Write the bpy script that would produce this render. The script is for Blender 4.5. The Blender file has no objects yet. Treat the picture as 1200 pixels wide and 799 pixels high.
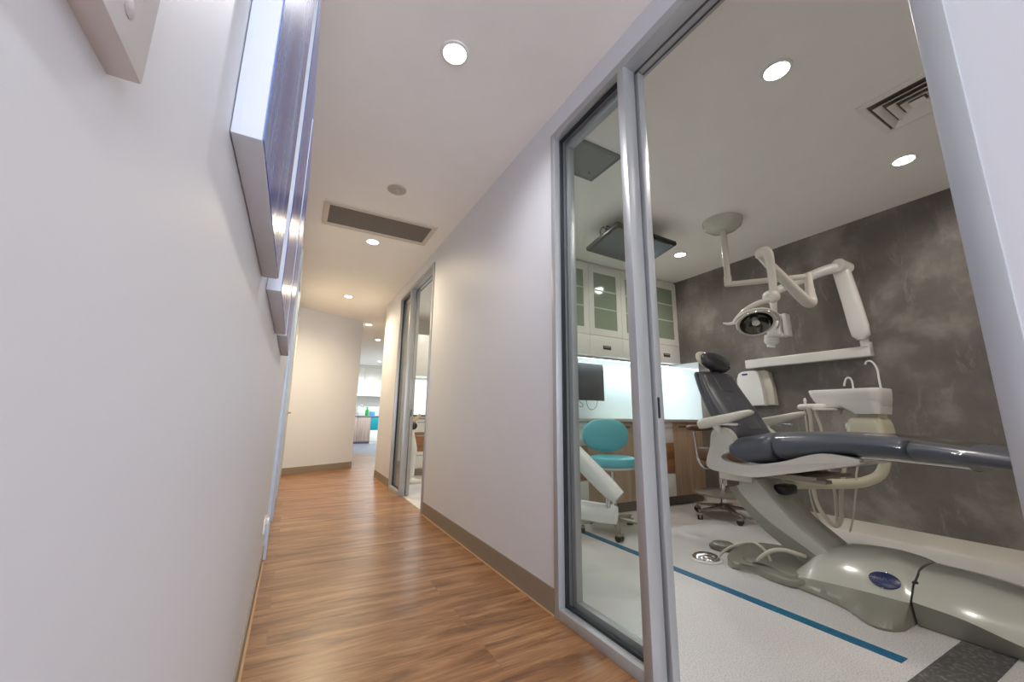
import bpy, bmesh, math, random
import numpy as np
from mathutils import Vector, Matrix, Quaternion

random.seed(7)
SC = bpy.context.scene
COL = SC.collection
PI = math.pi

# ---------------------------------------------------------------- materials
def lin(c):
    c = c / 255.0
    return c / 12.92 if c <= 0.04045 else ((c + 0.055) / 1.055) ** 2.4

def rgb(r, g, b):
    return (lin(r), lin(g), lin(b), 1.0)

def new_mat(name):
    m = bpy.data.materials.new(name)
    m.use_nodes = True
    nt = m.node_tree
    bsdf = nt.nodes['Principled BSDF']
    return m, nt, bsdf

def plain(name, col, rough=0.5, metal=0.0, spec=0.5, coat=0.0, var=0.03, scale=6.0, bump=0.0, bscale=200.0):
    """a painted / moulded surface: its colour wanders by a few per cent, optional fine bump"""
    m, nt, b = new_mat(name)
    b.inputs['Roughness'].default_value = rough
    b.inputs['Metallic'].default_value = metal
    b.inputs['Specular IOR Level'].default_value = spec
    b.inputs['Coat Weight'].default_value = coat
    b.inputs['Coat Roughness'].default_value = 0.08
    tc = nt.nodes.new('ShaderNodeTexCoord')
    n = nt.nodes.new('ShaderNodeTexNoise')
    n.inputs['Scale'].default_value = scale
    n.inputs['Detail'].default_value = 3
    r = nt.nodes.new('ShaderNodeValToRGB')
    lo = [max(0, c * (1 - var)) for c in col[:3]] + [1]
    hi = [min(1, c * (1 + var)) for c in col[:3]] + [1]
    r.color_ramp.elements[0].color = lo
    r.color_ramp.elements[1].color = hi
    r.color_ramp.elements[0].position = 0.3
    r.color_ramp.elements[1].position = 0.7
    nt.links.new(tc.outputs['Object'], n.inputs['Vector'])
    nt.links.new(n.outputs['Fac'], r.inputs['Fac'])
    nt.links.new(r.outputs['Color'], b.inputs['Base Color'])
    if bump > 0:
        n2 = nt.nodes.new('ShaderNodeTexNoise')
        n2.inputs['Scale'].default_value = bscale
        bp = nt.nodes.new('ShaderNodeBump')
        bp.inputs['Strength'].default_value = bump
        bp.inputs['Distance'].default_value = 0.002
        nt.links.new(tc.outputs['Object'], n2.inputs['Vector'])
        nt.links.new(n2.outputs['Fac'], bp.inputs['Height'])
        nt.links.new(bp.outputs['Normal'], b.inputs['Normal'])
    return m

def emit_mat(name, col, strength):
    m, nt, b = new_mat(name)
    b.inputs['Base Color'].default_value = col
    b.inputs['Emission Color'].default_value = col
    b.inputs['Emission Strength'].default_value = strength
    return m

def glass_mat(name, tint=(0.97, 0.985, 0.98, 1), refl=1.0):
    m = bpy.data.materials.new(name)
    m.use_nodes = True
    nt = m.node_tree
    nt.nodes.clear()
    out = nt.nodes.new('ShaderNodeOutputMaterial')
    tr = nt.nodes.new('ShaderNodeBsdfTransparent')
    tr.inputs['Color'].default_value = tint
    gl = nt.nodes.new('ShaderNodeBsdfGlossy')
    gl.inputs['Roughness'].default_value = 0.01
    fr = nt.nodes.new('ShaderNodeLayerWeight')
    fr.inputs['Blend'].default_value = 0.5
    pw = nt.nodes.new('ShaderNodeMath')
    pw.operation = 'POWER'
    pw.inputs[1].default_value = 5.0
    nt.links.new(fr.outputs['Facing'], pw.inputs[0])
    mul = nt.nodes.new('ShaderNodeMath')
    mul.operation = 'MULTIPLY_ADD'
    mul.inputs[1].default_value = 0.9 * refl
    mul.inputs[2].default_value = 0.014 * refl
    mx = nt.nodes.new('ShaderNodeMixShader')
    nt.links.new(pw.outputs[0], mul.inputs[0])
    nt.links.new(mul.outputs[0], mx.inputs['Fac'])
    nt.links.new(tr.outputs[0], mx.inputs[1])
    nt.links.new(gl.outputs[0], mx.inputs[2])
    nt.links.new(mx.outputs[0], out.inputs['Surface'])
    return m

def wood_floor():
    m, nt, b = new_mat('timber_plank_floor')
    L = nt.links.new
    N = nt.nodes.new
    tc = N('ShaderNodeTexCoord')
    br = N('ShaderNodeTexBrick')
    br.offset = 0.37
    br.inputs['Scale'].default_value = 1.0
    br.inputs['Brick Width'].default_value = 1.22
    br.inputs['Row Height'].default_value = 0.18
    br.inputs['Mortar Size'].default_value = 0.0012
    br.inputs['Mortar Smooth'].default_value = 0.1
    br.inputs['Color1'].default_value = (0, 0, 0, 1)
    br.inputs['Color2'].default_value = (1, 1, 1, 1)
    br.inputs['Mortar'].default_value = (0.2, 0.2, 0.2, 1)
    L(tc.outputs['Object'], br.inputs['Vector'])
    # grain runs along each plank, shifted plank by plank
    mp = N('ShaderNodeMapping')
    mp.inputs['Scale'].default_value = (1.3, 10.0, 1.0)
    addv = N('ShaderNodeVectorMath')
    addv.operation = 'MULTIPLY_ADD'
    addv.inputs[1].default_value = (7.3, 3.1, 0)
    L(br.outputs['Color'], addv.inputs[0])
    L(tc.outputs['Object'], addv.inputs[2])
    L(addv.outputs[0], mp.inputs['Vector'])
    n1 = N('ShaderNodeTexNoise')
    n1.inputs['Scale'].default_value = 1.3
    n1.inputs['Detail'].default_value = 6
    n1.inputs['Roughness'].default_value = 0.62
    n1.inputs['Distortion'].default_value = 0.9
    L(mp.outputs[0], n1.inputs['Vector'])
    mp2 = N('ShaderNodeMapping')
    mp2.inputs['Scale'].default_value = (5.0, 130.0, 1.0)
    L(addv.outputs[0], mp2.inputs['Vector'])
    n2 = N('ShaderNodeTexNoise')
    n2.inputs['Scale'].default_value = 1.0
    n2.inputs['Detail'].default_value = 3
    L(mp2.outputs[0], n2.inputs['Vector'])
    ramp = N('ShaderNodeValToRGB')
    e = ramp.color_ramp.elements
    e[0].position = 0.33; e[0].color = rgb(106, 72, 46)
    e[1].position = 0.69; e[1].color = rgb(182, 140, 101)
    e2 = ramp.color_ramp.elements.new(0.5); e2.color = rgb(149, 106, 70)
    mixf = N('ShaderNodeMath'); mixf.operation = 'MULTIPLY_ADD'
    mixf.inputs[1].default_value = 0.06
    L(br.outputs['Color'], mixf.inputs[0])
    sub = N('ShaderNodeMath'); sub.operation = 'SUBTRACT'; sub.inputs[1].default_value = 0.03
    L(n1.outputs['Fac'], sub.inputs[0])
    L(sub.outputs[0], mixf.inputs[2])
    m2 = N('ShaderNodeMath'); m2.operation = 'MULTIPLY_ADD'; m2.inputs[1].default_value = 0.22
    L(n2.outputs['Fac'], m2.inputs[0])
    s2 = N('ShaderNodeMath'); s2.operation = 'SUBTRACT'; s2.inputs[1].default_value = 0.11
    L(mixf.outputs[0], s2.inputs[0])
    L(s2.outputs[0], m2.inputs[2])
    L(m2.outputs[0], ramp.inputs['Fac'])
    mort = N('ShaderNodeMix'); mort.data_type = 'RGBA'
    mort.inputs['B'].default_value = rgb(96, 60, 40)
    fm = N('ShaderNodeMath'); fm.operation = 'MULTIPLY'; fm.inputs[1].default_value = 0.2
    L(br.outputs['Fac'], fm.inputs[0])
    L(fm.outputs[0], mort.inputs['Factor'])
    L(ramp.outputs['Color'], mort.inputs['A'])
    L(mort.outputs['Result'], b.inputs['Base Color'])
    b.inputs['Roughness'].default_value = 0.30
    b.inputs['Specular IOR Level'].default_value = 0.45
    bp = N('ShaderNodeBump'); bp.inputs['Strength'].default_value = 0.12; bp.inputs['Distance'].default_value = 0.002
    L(n2.outputs['Fac'], bp.inputs['Height'])
    L(bp.outputs['Normal'], b.inputs['Normal'])
    return m

def speckled(name, base, spots, rough=0.4, scale=160.0, amount=0.62, sat=0.35):
    m, nt, b = new_mat(name)
    L = nt.links.new
    N = nt.nodes.new
    tc = N('ShaderNodeTexCoord')
    n = N('ShaderNodeTexNoise'); n.inputs['Scale'].default_value = scale; n.inputs['Detail'].default_value = 2
    L(tc.outputs['Object'], n.inputs['Vector'])
    r = N('ShaderNodeValToRGB')
    r.color_ramp.elements[0].position = amount - 0.12; r.color_ramp.elements[0].color = base
    r.color_ramp.elements[1].position = amount + 0.06; r.color_ramp.elements[1].color = spots
    L(n.outputs['Fac'], r.inputs['Fac'])
    n2 = N('ShaderNodeTexNoise'); n2.inputs['Scale'].default_value = 1.7; n2.inputs['Detail'].default_value = 4
    L(tc.outputs['Object'], n2.inputs['Vector'])
    mx = N('ShaderNodeMix'); mx.data_type = 'RGBA'; mx.blend_type = 'MULTIPLY'
    mx.inputs['Factor'].default_value = 0.25
    L(r.outputs['Color'], mx.inputs['A'])
    L(n2.outputs['Color'], mx.inputs['B'])
    hs = N('ShaderNodeHueSaturation'); hs.inputs['Saturation'].default_value = sat; hs.inputs['Value'].default_value = 1.1
    L(mx.outputs['Result'], hs.inputs['Color'])
    L(hs.outputs['Color'], b.inputs['Base Color'])
    b.inputs['Roughness'].default_value = rough
    return m

def concrete(name):
    """trowelled dark render with cloudy lighter patches and scuffs"""
    m, nt, b = new_mat(name)
    L = nt.links.new
    N = nt.nodes.new
    tc = N('ShaderNodeTexCoord')
    n1 = N('ShaderNodeTexNoise'); n1.inputs['Scale'].default_value = 2.1; n1.inputs['Detail'].default_value = 7
    n1.inputs['Roughness'].default_value = 0.58; n1.inputs['Distortion'].default_value = 0.15
    L(tc.outputs['Object'], n1.inputs['Vector'])
    r1 = N('ShaderNodeValToRGB')
    e = r1.color_ramp.elements
    e[0].position = 0.30; e[0].color = rgb(92, 86, 81)
    e[1].position = 0.78; e[1].color = rgb(166, 159, 152)
    x = e.new(0.52); x.color = rgb(114, 107, 101)
    L(n1.outputs['Fac'], r1.inputs['Fac'])
    mp = N('ShaderNodeMapping'); mp.inputs['Scale'].default_value = (1.0, 1.5, 0.45); mp.inputs['Rotation'].default_value = (0.5, 0, 0)
    L(tc.outputs['Object'], mp.inputs['Vector'])
    n2 = N('ShaderNodeTexNoise'); n2.inputs['Scale'].default_value = 5.5; n2.inputs['Detail'].default_value = 8
    n2.inputs['Roughness'].default_value = 0.72; n2.inputs['Distortion'].default_value = 0.5
    L(mp.outputs[0], n2.inputs['Vector'])
    r2 = N('ShaderNodeValToRGB')
    r2.color_ramp.elements[0].position = 0.56; r2.color_ramp.elements[0].color = (0, 0, 0, 1)
    r2.color_ramp.elements[1].position = 0.80; r2.color_ramp.elements[1].color = (1, 1, 1, 1)
    L(n2.outputs['Fac'], r2.inputs['Fac'])
    mx = N('ShaderNodeMix'); mx.data_type = 'RGBA'
    mx.inputs['B'].default_value = rgb(186, 177, 170)
    f = N('ShaderNodeMath'); f.operation = 'MULTIPLY'; f.inputs[1].default_value = 0.55
    L(r2.outputs['Color'], f.inputs[0])
    L(f.outputs[0], mx.inputs['Factor'])
    L(r1.outputs['Color'], mx.inputs['A'])
    L(mx.outputs['Result'], b.inputs['Base Color'])
    b.inputs['Roughness'].default_value = 0.62
    bp = N('ShaderNodeBump'); bp.inputs['Strength'].default_value = 0.15; bp.inputs['Distance'].default_value = 0.01
    L(n2.outputs['Fac'], bp.inputs['Height'])
    L(bp.outputs['Normal'], b.inputs['Normal'])
    return m

def laminate(name, c0, c1, vertical=True, rough=0.45):
    m, nt, b = new_mat(name)
    L = nt.links.new
    N = nt.nodes.new
    tc = N('ShaderNodeTexCoord')
    mp = N('ShaderNodeMapping')
    mp.inputs['Scale'].default_value = (22, 22, 1.2) if vertical else (1.2, 22, 22)
    L(tc.outputs['Object'], mp.inputs['Vector'])
    n = N('ShaderNodeTexNoise'); n.inputs['Scale'].default_value = 1.5; n.inputs['Detail'].default_value = 5
    L(mp.outputs[0], n.inputs['Vector'])
    r = N('ShaderNodeValToRGB')
    r.color_ramp.elements[0].position = 0.3; r.color_ramp.elements[0].color = c0
    r.color_ramp.elements[1].position = 0.7; r.color_ramp.elements[1].color = c1
    L(n.outputs['Fac'], r.inputs['Fac'])
    L(r.outputs['Color'], b.inputs['Base Color'])
    b.inputs['Roughness'].default_value = rough
    return m

def seascape(name, seed):
    """loose upright brush streaks in violet, slate and pale blue"""
    m, nt, b = new_mat(name)
    L = nt.links.new
    N = nt.nodes.new
    tc = N('ShaderNodeTexCoord')
    mp = N('ShaderNodeMapping')
    mp.inputs['Scale'].default_value = (1, 16, 1.1)
    mp.inputs['Location'].default_value = (0, seed, seed * 0.7)
    L(tc.outputs['Object'], mp.inputs['Vector'])
    n = N('ShaderNodeTexNoise'); n.inputs['Scale'].default_value = 1.4; n.inputs['Detail'].default_value = 5
    n.inputs['Distortion'].default_value = 0.4
    L(mp.outputs[0], n.inputs['Vector'])
    r = N('ShaderNodeValToRGB')
    e = r.color_ramp.elements
    e[0].position = 0.25; e[0].color = rgb(48, 54, 128)
    e[1].position = 0.80; e[1].color = rgb(170, 184, 218)
    e.new(0.45).color = rgb(78, 86, 160)
    e.new(0.58).color = rgb(98, 122, 180)
    L(n.outputs['Fac'], r.inputs['Fac'])
    L(r.outputs['Color'], b.inputs['Base Color'])
    b.inputs['Roughness'].default_value = 0.22
    b.inputs['Specular IOR Level'].default_value = 0.22
    return m

def mesh_grille(name):
    m, nt, b = new_mat(name)
    L = nt.links.new
    N = nt.nodes.new
    tc = N('ShaderNodeTexCoord')
    br = N('ShaderNodeTexBrick')
    br.offset = 0.0
    br.inputs['Scale'].default_value = 1.0
    br.inputs['Brick Width'].default_value = 0.014
    br.inputs['Row Height'].default_value = 0.014
    br.inputs['Mortar Size'].default_value = 0.0022
    br.inputs['Color1'].default_value = rgb(88, 83, 78)
    br.inputs['Color2'].default_value = rgb(94, 89, 84)
    br.inputs['Mortar'].default_value = rgb(120, 113, 107)
    L(tc.outputs['Object'], br.inputs['Vector'])
    L(br.outputs['Color'], b.inputs['Base Color'])
    b.inputs['Roughness'].default_value = 0.6
    return m

M = dict(
    wall=plain('satin_wall_paint', rgb(218, 219, 223), 0.50, var=0.012, scale=2.0),
    wall_room=plain('surgery_wall_paint', rgb(224, 221, 214), 0.5, var=0.012),
    ceil=plain('matt_ceiling_paint', rgb(243, 240, 235), 0.85, var=0.012),
    concrete=concrete('dark_trowelled_render'),
    wood=wood_floor(),
    vinyl=speckled('pale_speckled_vinyl', rgb(220, 212, 206), rgb(184, 174, 169), 0.42, 190.0, 0.60),
    vinyl_dark=speckled('charcoal_vinyl', rgb(84, 80, 77), rgb(128, 122, 118), 0.45, 60.0, 0.62),
    vinyl_blue=speckled('teal_blue_vinyl', rgb(8, 98, 134), rgb(28, 124, 156), 0.45, 120.0, 0.62, 1.0),
    kfloor=plain('grey_blue_kitchen_vinyl', rgb(116, 119, 130), 0.35),
    skirt=plain('taupe_skirting', rgb(142, 128, 111), 0.5, var=0.02),
    skirt_pale=plain('pale_coved_skirting', rgb(205, 198, 186), 0.4),
    bead=plain('timber_edge_bead', rgb(196, 158, 118), 0.5),
    alu=plain('satin_anodised_aluminium', rgb(176, 178, 180), 0.36, metal=0.3, var=0.02),
    alu_dark=plain('dark_track_recess', rgb(70, 70, 70), 0.5),
    gasket=plain('black_rubber_gasket', rgb(38, 42, 46), 0.6),
    glass=glass_mat('clear_pane', (0.965, 0.985, 0.978, 1)),
    frost=plain('green_tinted_cabinet_glass', rgb(146, 158, 138), 0.08, spec=0.6, var=0.01),
    white=plain('white_satin_laminate', rgb(236, 233, 226), 0.35, var=0.01),
    gloss=plain('white_gloss_plastic', rgb(232, 230, 226), 0.22, coat=0.3, var=0.01),
    frame=plain('chair_frame_enamel', rgb(206, 203, 195), 0.28, coat=0.3, var=0.01),
    cream=plain('warm_white_enamel', rgb(214, 209, 198), 0.25, coat=0.4, var=0.01),
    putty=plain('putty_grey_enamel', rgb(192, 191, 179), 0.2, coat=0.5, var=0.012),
    putty_dark_shaded=plain('dark_and_shaded_putty_enamel', rgb(142, 140, 128), 0.25, coat=0.4, var=0.012),  # dark parts, and painted shade on the base skirts and lift arm
    beige=plain('beige_moulded_cover', rgb(206, 200, 178), 0.3, coat=0.2, var=0.012),
    vinylblue=plain('slate_blue_upholstery', rgb(82, 86, 98), 0.33, coat=0.15, var=0.05, scale=14, bump=0.06, bscale=350),
    vinyldark=plain('charcoal_upholstery', rgb(74, 75, 82), 0.34, coat=0.12, var=0.05, scale=14, bump=0.06, bscale=350),
    headblk=plain('black_vinyl_headrest', rgb(60, 61, 66), 0.24, coat=0.4),
    sleeve=glass_mat('clear_plastic_sleeve', (0.93, 0.94, 0.96, 1), 3.0),
    teal=plain('teal_vinyl', rgb(90, 178, 188), 0.42, var=0.04, bump=0.05, bscale=300),
    brownpad=plain('brown_vinyl', rgb(104, 72, 52), 0.45),
    chrome=plain('polished_chrome', rgb(225, 225, 228), 0.08, metal=1.0, var=0.0),
    base_metal=plain('brushed_stool_base', rgb(160, 152, 138), 0.35, metal=0.5),
    black=plain('black_plastic', rgb(36, 35, 36), 0.4),
    screen=plain('dark_screen_glass', rgb(52, 52, 54), 0.07, spec=0.7),
    tvbody=plain('tv_shell', rgb(44, 42, 42), 0.3),
    tvface=plain('grey_tv_screen', rgb(66, 65, 64), 0.15, spec=0.4),
    oak=laminate('light_oak_laminate', rgb(166, 138, 112), rgb(190, 162, 134)),
    walnut=laminate('mid_brown_laminate', rgb(146, 98, 62), rgb(176, 126, 84), vertical=False),
    counter=plain('stone_benchtop', rgb(196, 186, 174), 0.3),
    splash=plain('white_glass_splashback', rgb(226, 238, 242), 0.12, coat=0.4, var=0.005),
    kick=plain('brown_kickboard', rgb(106, 94, 84), 0.5),
    hatch=plain('grey_access_panel', rgb(108, 112, 112), 0.45),
    hatch_rim=plain('grey_access_rim', rgb(84, 87, 87), 0.45),
    detector=plain('sensor_plastic', rgb(176, 166, 154), 0.4),
    grille=mesh_grille('return_air_mesh'),
    badge=plain('navy_badge', rgb(38, 48, 92), 0.3, var=0.08, scale=80),
    badge_ink=plain('pale_blue_badge_print', rgb(84, 100, 146), 0.4),
    canvas=plain('primed_canvas_edge', rgb(202, 208, 218), 0.6, bump=0.1, bscale=500),
    bluetrim=plain('pale_blue_grey_door_paint', rgb(196, 206, 218), 0.35),
    bluelabel=plain('blue_label', rgb(48, 54, 130), 0.4),
    hose=plain('ivory_tubing', rgb(196, 190, 174), 0.35),
    greybox=plain('grey_rubber_pedal', rgb(116, 114, 104), 0.45),
    sw=plain('switch_plate_plastic', rgb(214, 212, 214), 0.25, coat=0.2),
    sw_dot=plain('switch_screw_cap', rgb(168, 162, 164), 0.4),
    lampglow=emit_mat('lit_downlight_lens', (1.0, 0.95, 0.86, 1), 22.0),
    lampglow_cool=emit_mat('lit_cool_downlight_lens', (1.0, 0.98, 0.95, 1), 22.0),
    ledglow=emit_mat('lit_led_strip', (0.86, 0.96, 1.0, 1), 7.0),
    green=plain('green_bottle_plastic', rgb(26, 150, 66), 0.3),
    tealcab=plain('teal_cabinet_panel', rgb(20, 140, 150), 0.4),
    bluebox=plain('blue_tissue_box', rgb(70, 140, 190), 0.5),
    yellow=plain('yellow_cream_handpiece', rgb(220, 200, 150), 0.4),
    brass=plain('worn_brass', rgb(170, 140, 90), 0.35, metal=0.8),
)

# ---------------------------------------------------------------- mesh helpers
def cr(pts, n=6, closed=False):
    """Catmull-Rom through the points"""
    P = [np.array(p, float) for p in pts]
    out = []
    k = len(P)
    segs = k if closed else k - 1
    for i in range(segs):
        if closed:
            p0, p1, p2, p3 = P[(i - 1) % k], P[i], P[(i + 1) % k], P[(i + 2) % k]
        else:
            p1, p2 = P[i], P[i + 1]
            p0 = P[i - 1] if i > 0 else 2 * p1 - p2
            p3 = P[i + 2] if i + 2 < k else 2 * p2 - p1
        for j in range(n):
            t = j / n
            out.append(0.5 * (2 * p1 + (p2 - p0) * t + (2 * p0 - 5 * p1 + 4 * p2 - p3) * t * t + (3 * p1 - p0 - 3 * p2 + p3) * t ** 3))
    if not closed:
        out.append(P[-1])
    return [tuple(p) for p in out]

class MB:
    def __init__(self):
        self.bm = bmesh.new()

    def box(self, x0, x1, y0, y1, z0, z1, bev=0.0, seg=2, mat=None):
        mtx = Matrix.Translation(((x0 + x1) / 2, (y0 + y1) / 2, (z0 + z1) / 2)) @ Matrix.Diagonal((abs(x1 - x0), abs(y1 - y0), abs(z1 - z0), 1))
        if mat is not None:
            mtx = mat @ mtx
        r = bmesh.ops.create_cube(self.bm, size=1.0, matrix=mtx)
        if bev > 0:
            vs = set(r['verts'])
            es = [e for e in self.bm.edges if e.verts[0] in vs and e.verts[1] in vs]
            bmesh.ops.bevel(self.bm, geom=es, offset=bev, segments=seg, affect='EDGES', profile=0.5, clamp_overlap=True)
        return self

    def loft(self, rings, cap=True, closed=False):
        bm = self.bm
        vr = [[bm.verts.new(p) for p in ring] for ring in rings]
        n = len(vr[0])
        pairs = list(zip(vr[:-1], vr[1:]))
        if closed:
            pairs.append((vr[-1], vr[0]))
        for a, b in pairs:
            for i in range(n):
                j = (i + 1) % n
                bm.faces.new((a[i], a[j], b[j], b[i]))
        if cap and not closed:
            bm.faces.new(list(reversed(vr[0])))
            bm.faces.new(vr[-1])
        return self

    def tube(self, pts, r, n=12, sm=6):
        if sm > 1 and len(pts) > 2:
            if isinstance(r, (list, tuple)):
                q = cr([tuple(p) + (rr,) for p, rr in zip(pts, r)], sm)
                pts = [p[:3] for p in q]
                r = [p[3] for p in q]
            else:
                pts = cr(pts, sm)
        P = [Vector(p) for p in pts]
        R = list(r) if isinstance(r, (list, tuple)) else [r] * len(P)
        t0 = (P[1] - P[0]).normalized()
        ref = Vector((0, 0, 1)) if abs(t0.z) < 0.9 else Vector((1, 0, 0))
        u = t0.cross(ref).normalized()
        rings = []
        prev = t0
        for i, p in enumerate(P):
            if i == 0:
                t = t0
            elif i == len(P) - 1:
                t = (P[i] - P[i - 1]).normalized()
            else:
                t = (P[i + 1] - P[i - 1]).normalized()
            q = prev.rotation_difference(t)
            u = (q @ u)
            u = (u - t * u.dot(t)).normalized()
            prev = t
            v = t.cross(u)
            rings.append([tuple(p + (u * math.cos(2 * PI * k / n) + v * math.sin(2 * PI * k / n)) * R[i]) for k in range(n)])
        return self.loft(rings)

    def cyl(self, p0, p1, r0, r1=None, n=24):
        r1 = r0 if r1 is None else r1
        return self.tube([p0, p1], [r0, r1], n, 1)

    def lathe(self, prof, origin=(0, 0, 0), axis=(0, 0, 1), n=32, cap=True):
        a = Vector(axis).normalized()
        q = Vector((0, 0, 1)).rotation_difference(a)
        o = Vector(origin)
        rings = []
        for r, z in prof:
            r = max(r, 1e-4)
            rings.append([tuple(o + q @ Vector((r * math.cos(2 * PI * k / n), r * math.sin(2 * PI * k / n), z))) for k in range(n)])
        return self.loft(rings, cap)

    def torus(self, R, r, origin, axis=(0, 0, 1), n=40, m=12, a0=0.0, a1=2 * PI, sx=1.0):
        a = Vector(axis).normalized()
        q = Vector((0, 0, 1)).rotation_difference(a)
        o = Vector(origin)
        full = abs(a1 - a0 - 2 * PI) < 1e-6
        rings = []
        steps = n if full else n + 1
        for i in range(steps):
            t = a0 + (a1 - a0) * i / n
            c = Vector((math.cos(t), math.sin(t), 0))
            rings.append([tuple(o + q @ (Vector((c.x * R * sx, c.y * R, 0)) + c * r * math.cos(2 * PI * k / m) + Vector((0, 0, r * math.sin(2 * PI * k / m))))) for k in range(m)])
        return self.loft(rings, True, full)

    def prism(self, poly, axis, a0, a1, bev=0.0, seg=2):
        """poly of 2-D points extruded along axis: 'x' takes (y,z), 'y' takes (x,z), 'z' takes (x,y)"""
        def P(p, a):
            return {'x': (a, p[0], p[1]), 'y': (p[0], a, p[1]), 'z': (p[0], p[1], a)}[axis]
        bm = self.bm
        A = [bm.verts.new(P(p, a0)) for p in poly]
        B = [bm.verts.new(P(p, a1)) for p in poly]
        n = len(poly)
        fa = bm.faces.new(A)
        fb = bm.faces.new(list(reversed(B)))
        for i in range(n):
            j = (i + 1) % n
            bm.faces.new((A[j], A[i], B[i], B[j]))
        if bev > 0:
            es = list(fa.edges) + list(fb.edges)
            bmesh.ops.bevel(bm, geom=es, offset=bev, segments=seg, affect='EDGES', profile=0.5, clamp_overlap=True)
        return self

    def superell(self, c, rx, ry, rz, e=2.6, rot=None, n=28, m=18):
        rot = rot or Matrix.Identity(3)
        c = Vector(c)
        f = lambda v, k: math.copysign(abs(v) ** (2.0 / k), v)
        rings = []
        for i in range(m + 1):
            ph = -PI / 2 + PI * i / m
            cp, sp = max(math.cos(ph), 1e-3), math.sin(ph)
            rings.append([tuple(c + rot @ Vector((rx * f(cp, e) * f(math.cos(2 * PI * k / n), e), ry * f(cp, e) * f(math.sin(2 * PI * k / n), e), rz * f(sp, e)))) for k in range(n)])
        return self.loft(rings)

    def pad(self, st, e=2.8, n=32, endcap=0.03, sm=4):
        """upholstered bar: stations (x, y, z, half_width_x, half_thickness) swept in the y-z plane with rounded ends"""
        st = cr(st, sm)
        P = [Vector(s[:3]) for s in st]
        f = lambda v: math.copysign(abs(v) ** (2.0 / e), v)
        rings = []
        L = [0]
        for i in range(1, len(P)):
            L.append(L[-1] + (P[i] - P[i - 1]).length)
        T = L[-1]
        # extra stations near both ends for a rounded finish
        samples = []
        for k in range(7):
            samples.append(endcap * (1 - math.cos(PI / 2 * k / 6)))
        mid = [l for l in L if endcap < l < T - endcap]
        samples = samples + mid + [T - s for s in reversed(samples)]
        for s in samples:
            j = max(0, min(len(L) - 2, int(np.searchsorted(L, s)) - 1))
            t = 0 if L[j + 1] == L[j] else (s - L[j]) / (L[j + 1] - L[j])
            a = np.array(st[j]); b = np.array(st[j + 1])
            x, y, z, w, h = a + (b - a) * t
            tv = (P[j + 1] - P[j]).normalized()
            nv = Vector((0, -tv.z, tv.y)).normalized()
            d = min(s, T - s)
            g = 1.0 if d >= endcap else math.sqrt(max(0.0, 1 - (1 - d / endcap) ** 2))
            g = 0.35 + 0.65 * g
            ww = w - (1 - g) * endcap * 1.2
            hh = h * g
            rings.append([tuple(Vector((x, y, z)) + Vector((1, 0, 0)) * ww * f(math.cos(2 * PI * k / n)) + nv * hh * f(math.sin(2 * PI * k / n))) for k in range(n)])
        return self.loft(rings)

    def build(self, name, mat, parent=None, ang=38, smooth=True, kind=None):
        bm = self.bm
        bmesh.ops.recalc_face_normals(bm, faces=bm.faces)
        off = Vector((0, 0, 0))
        p = parent
        while p is not None:
            off += p.location
            p = p.parent
        if off.length > 0:
            bmesh.ops.translate(bm, verts=bm.verts, vec=-off)
        me = bpy.data.meshes.new(name)
        bm.to_mesh(me)
        bm.free()
        if smooth:
            me.polygons.foreach_set('use_smooth', [True] * len(me.polygons))
            me.set_sharp_from_angle(angle=math.radians(ang))
        me.materials.append(mat)
        o = bpy.data.objects.new(name, me)
        COL.objects.link(o)
        if parent is not None:
            o.parent = parent
        if kind:
            o['kind'] = kind
        return o

def recenter(o, loc):
    """move a one-mesh thing's origin to loc (its shape stays where it is)"""
    loc = Vector(loc)
    o.data.transform(Matrix.Translation(-loc))
    o.location = loc
    return o

def tag(o, label, cat, group=None):
    o['label'] = label
    o['category'] = cat
    if group:
        o['group'] = group
    return o

def thing(name, label, cat, loc=(0, 0, 0), group=None, rotz=0.0):
    o = bpy.data.objects.new(name, None)
    o.empty_display_size = 0.1
    COL.objects.link(o)
    o.location = loc
    o.rotation_euler = (0, 0, rotz)
    return tag(o, label, cat, group)

def struct_root(name, loc=(0, 0, 0), label=None):
    o = bpy.data.objects.new(name, None)
    COL.objects.link(o)
    o.location = loc
    o['kind'] = 'structure'
    if label:
        o['label'] = label
    return o

def copy_tree(o, parent=None):
    c = o.copy()
    COL.objects.link(c)
    if parent is not None:
        c.parent = parent
    for ch in [k for k in bpy.data.objects if k.parent == o]:
        copy_tree(ch, c)
    return c

def struct(name, mb, mat, parent=None, label=None, **k):
    o = mb.build(name, mat, parent, **k)
    o['kind'] = 'structure'
    if label:
        o['label'] = label
    return o

# ---------------------------------------------------------------- dimensions
H = 2.652           # ceiling
XL = -0.078         # corridor left wall
XR = 1.163          # corridor right wall, corridor side
XI = 1.285          # its surgery side
XD = 4.2            # dark feature wall
YC = 3.05           # face of base cabinets
YB = 3.63           # wall behind the cabinets
FT = 2.52           # top of door frames

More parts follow.
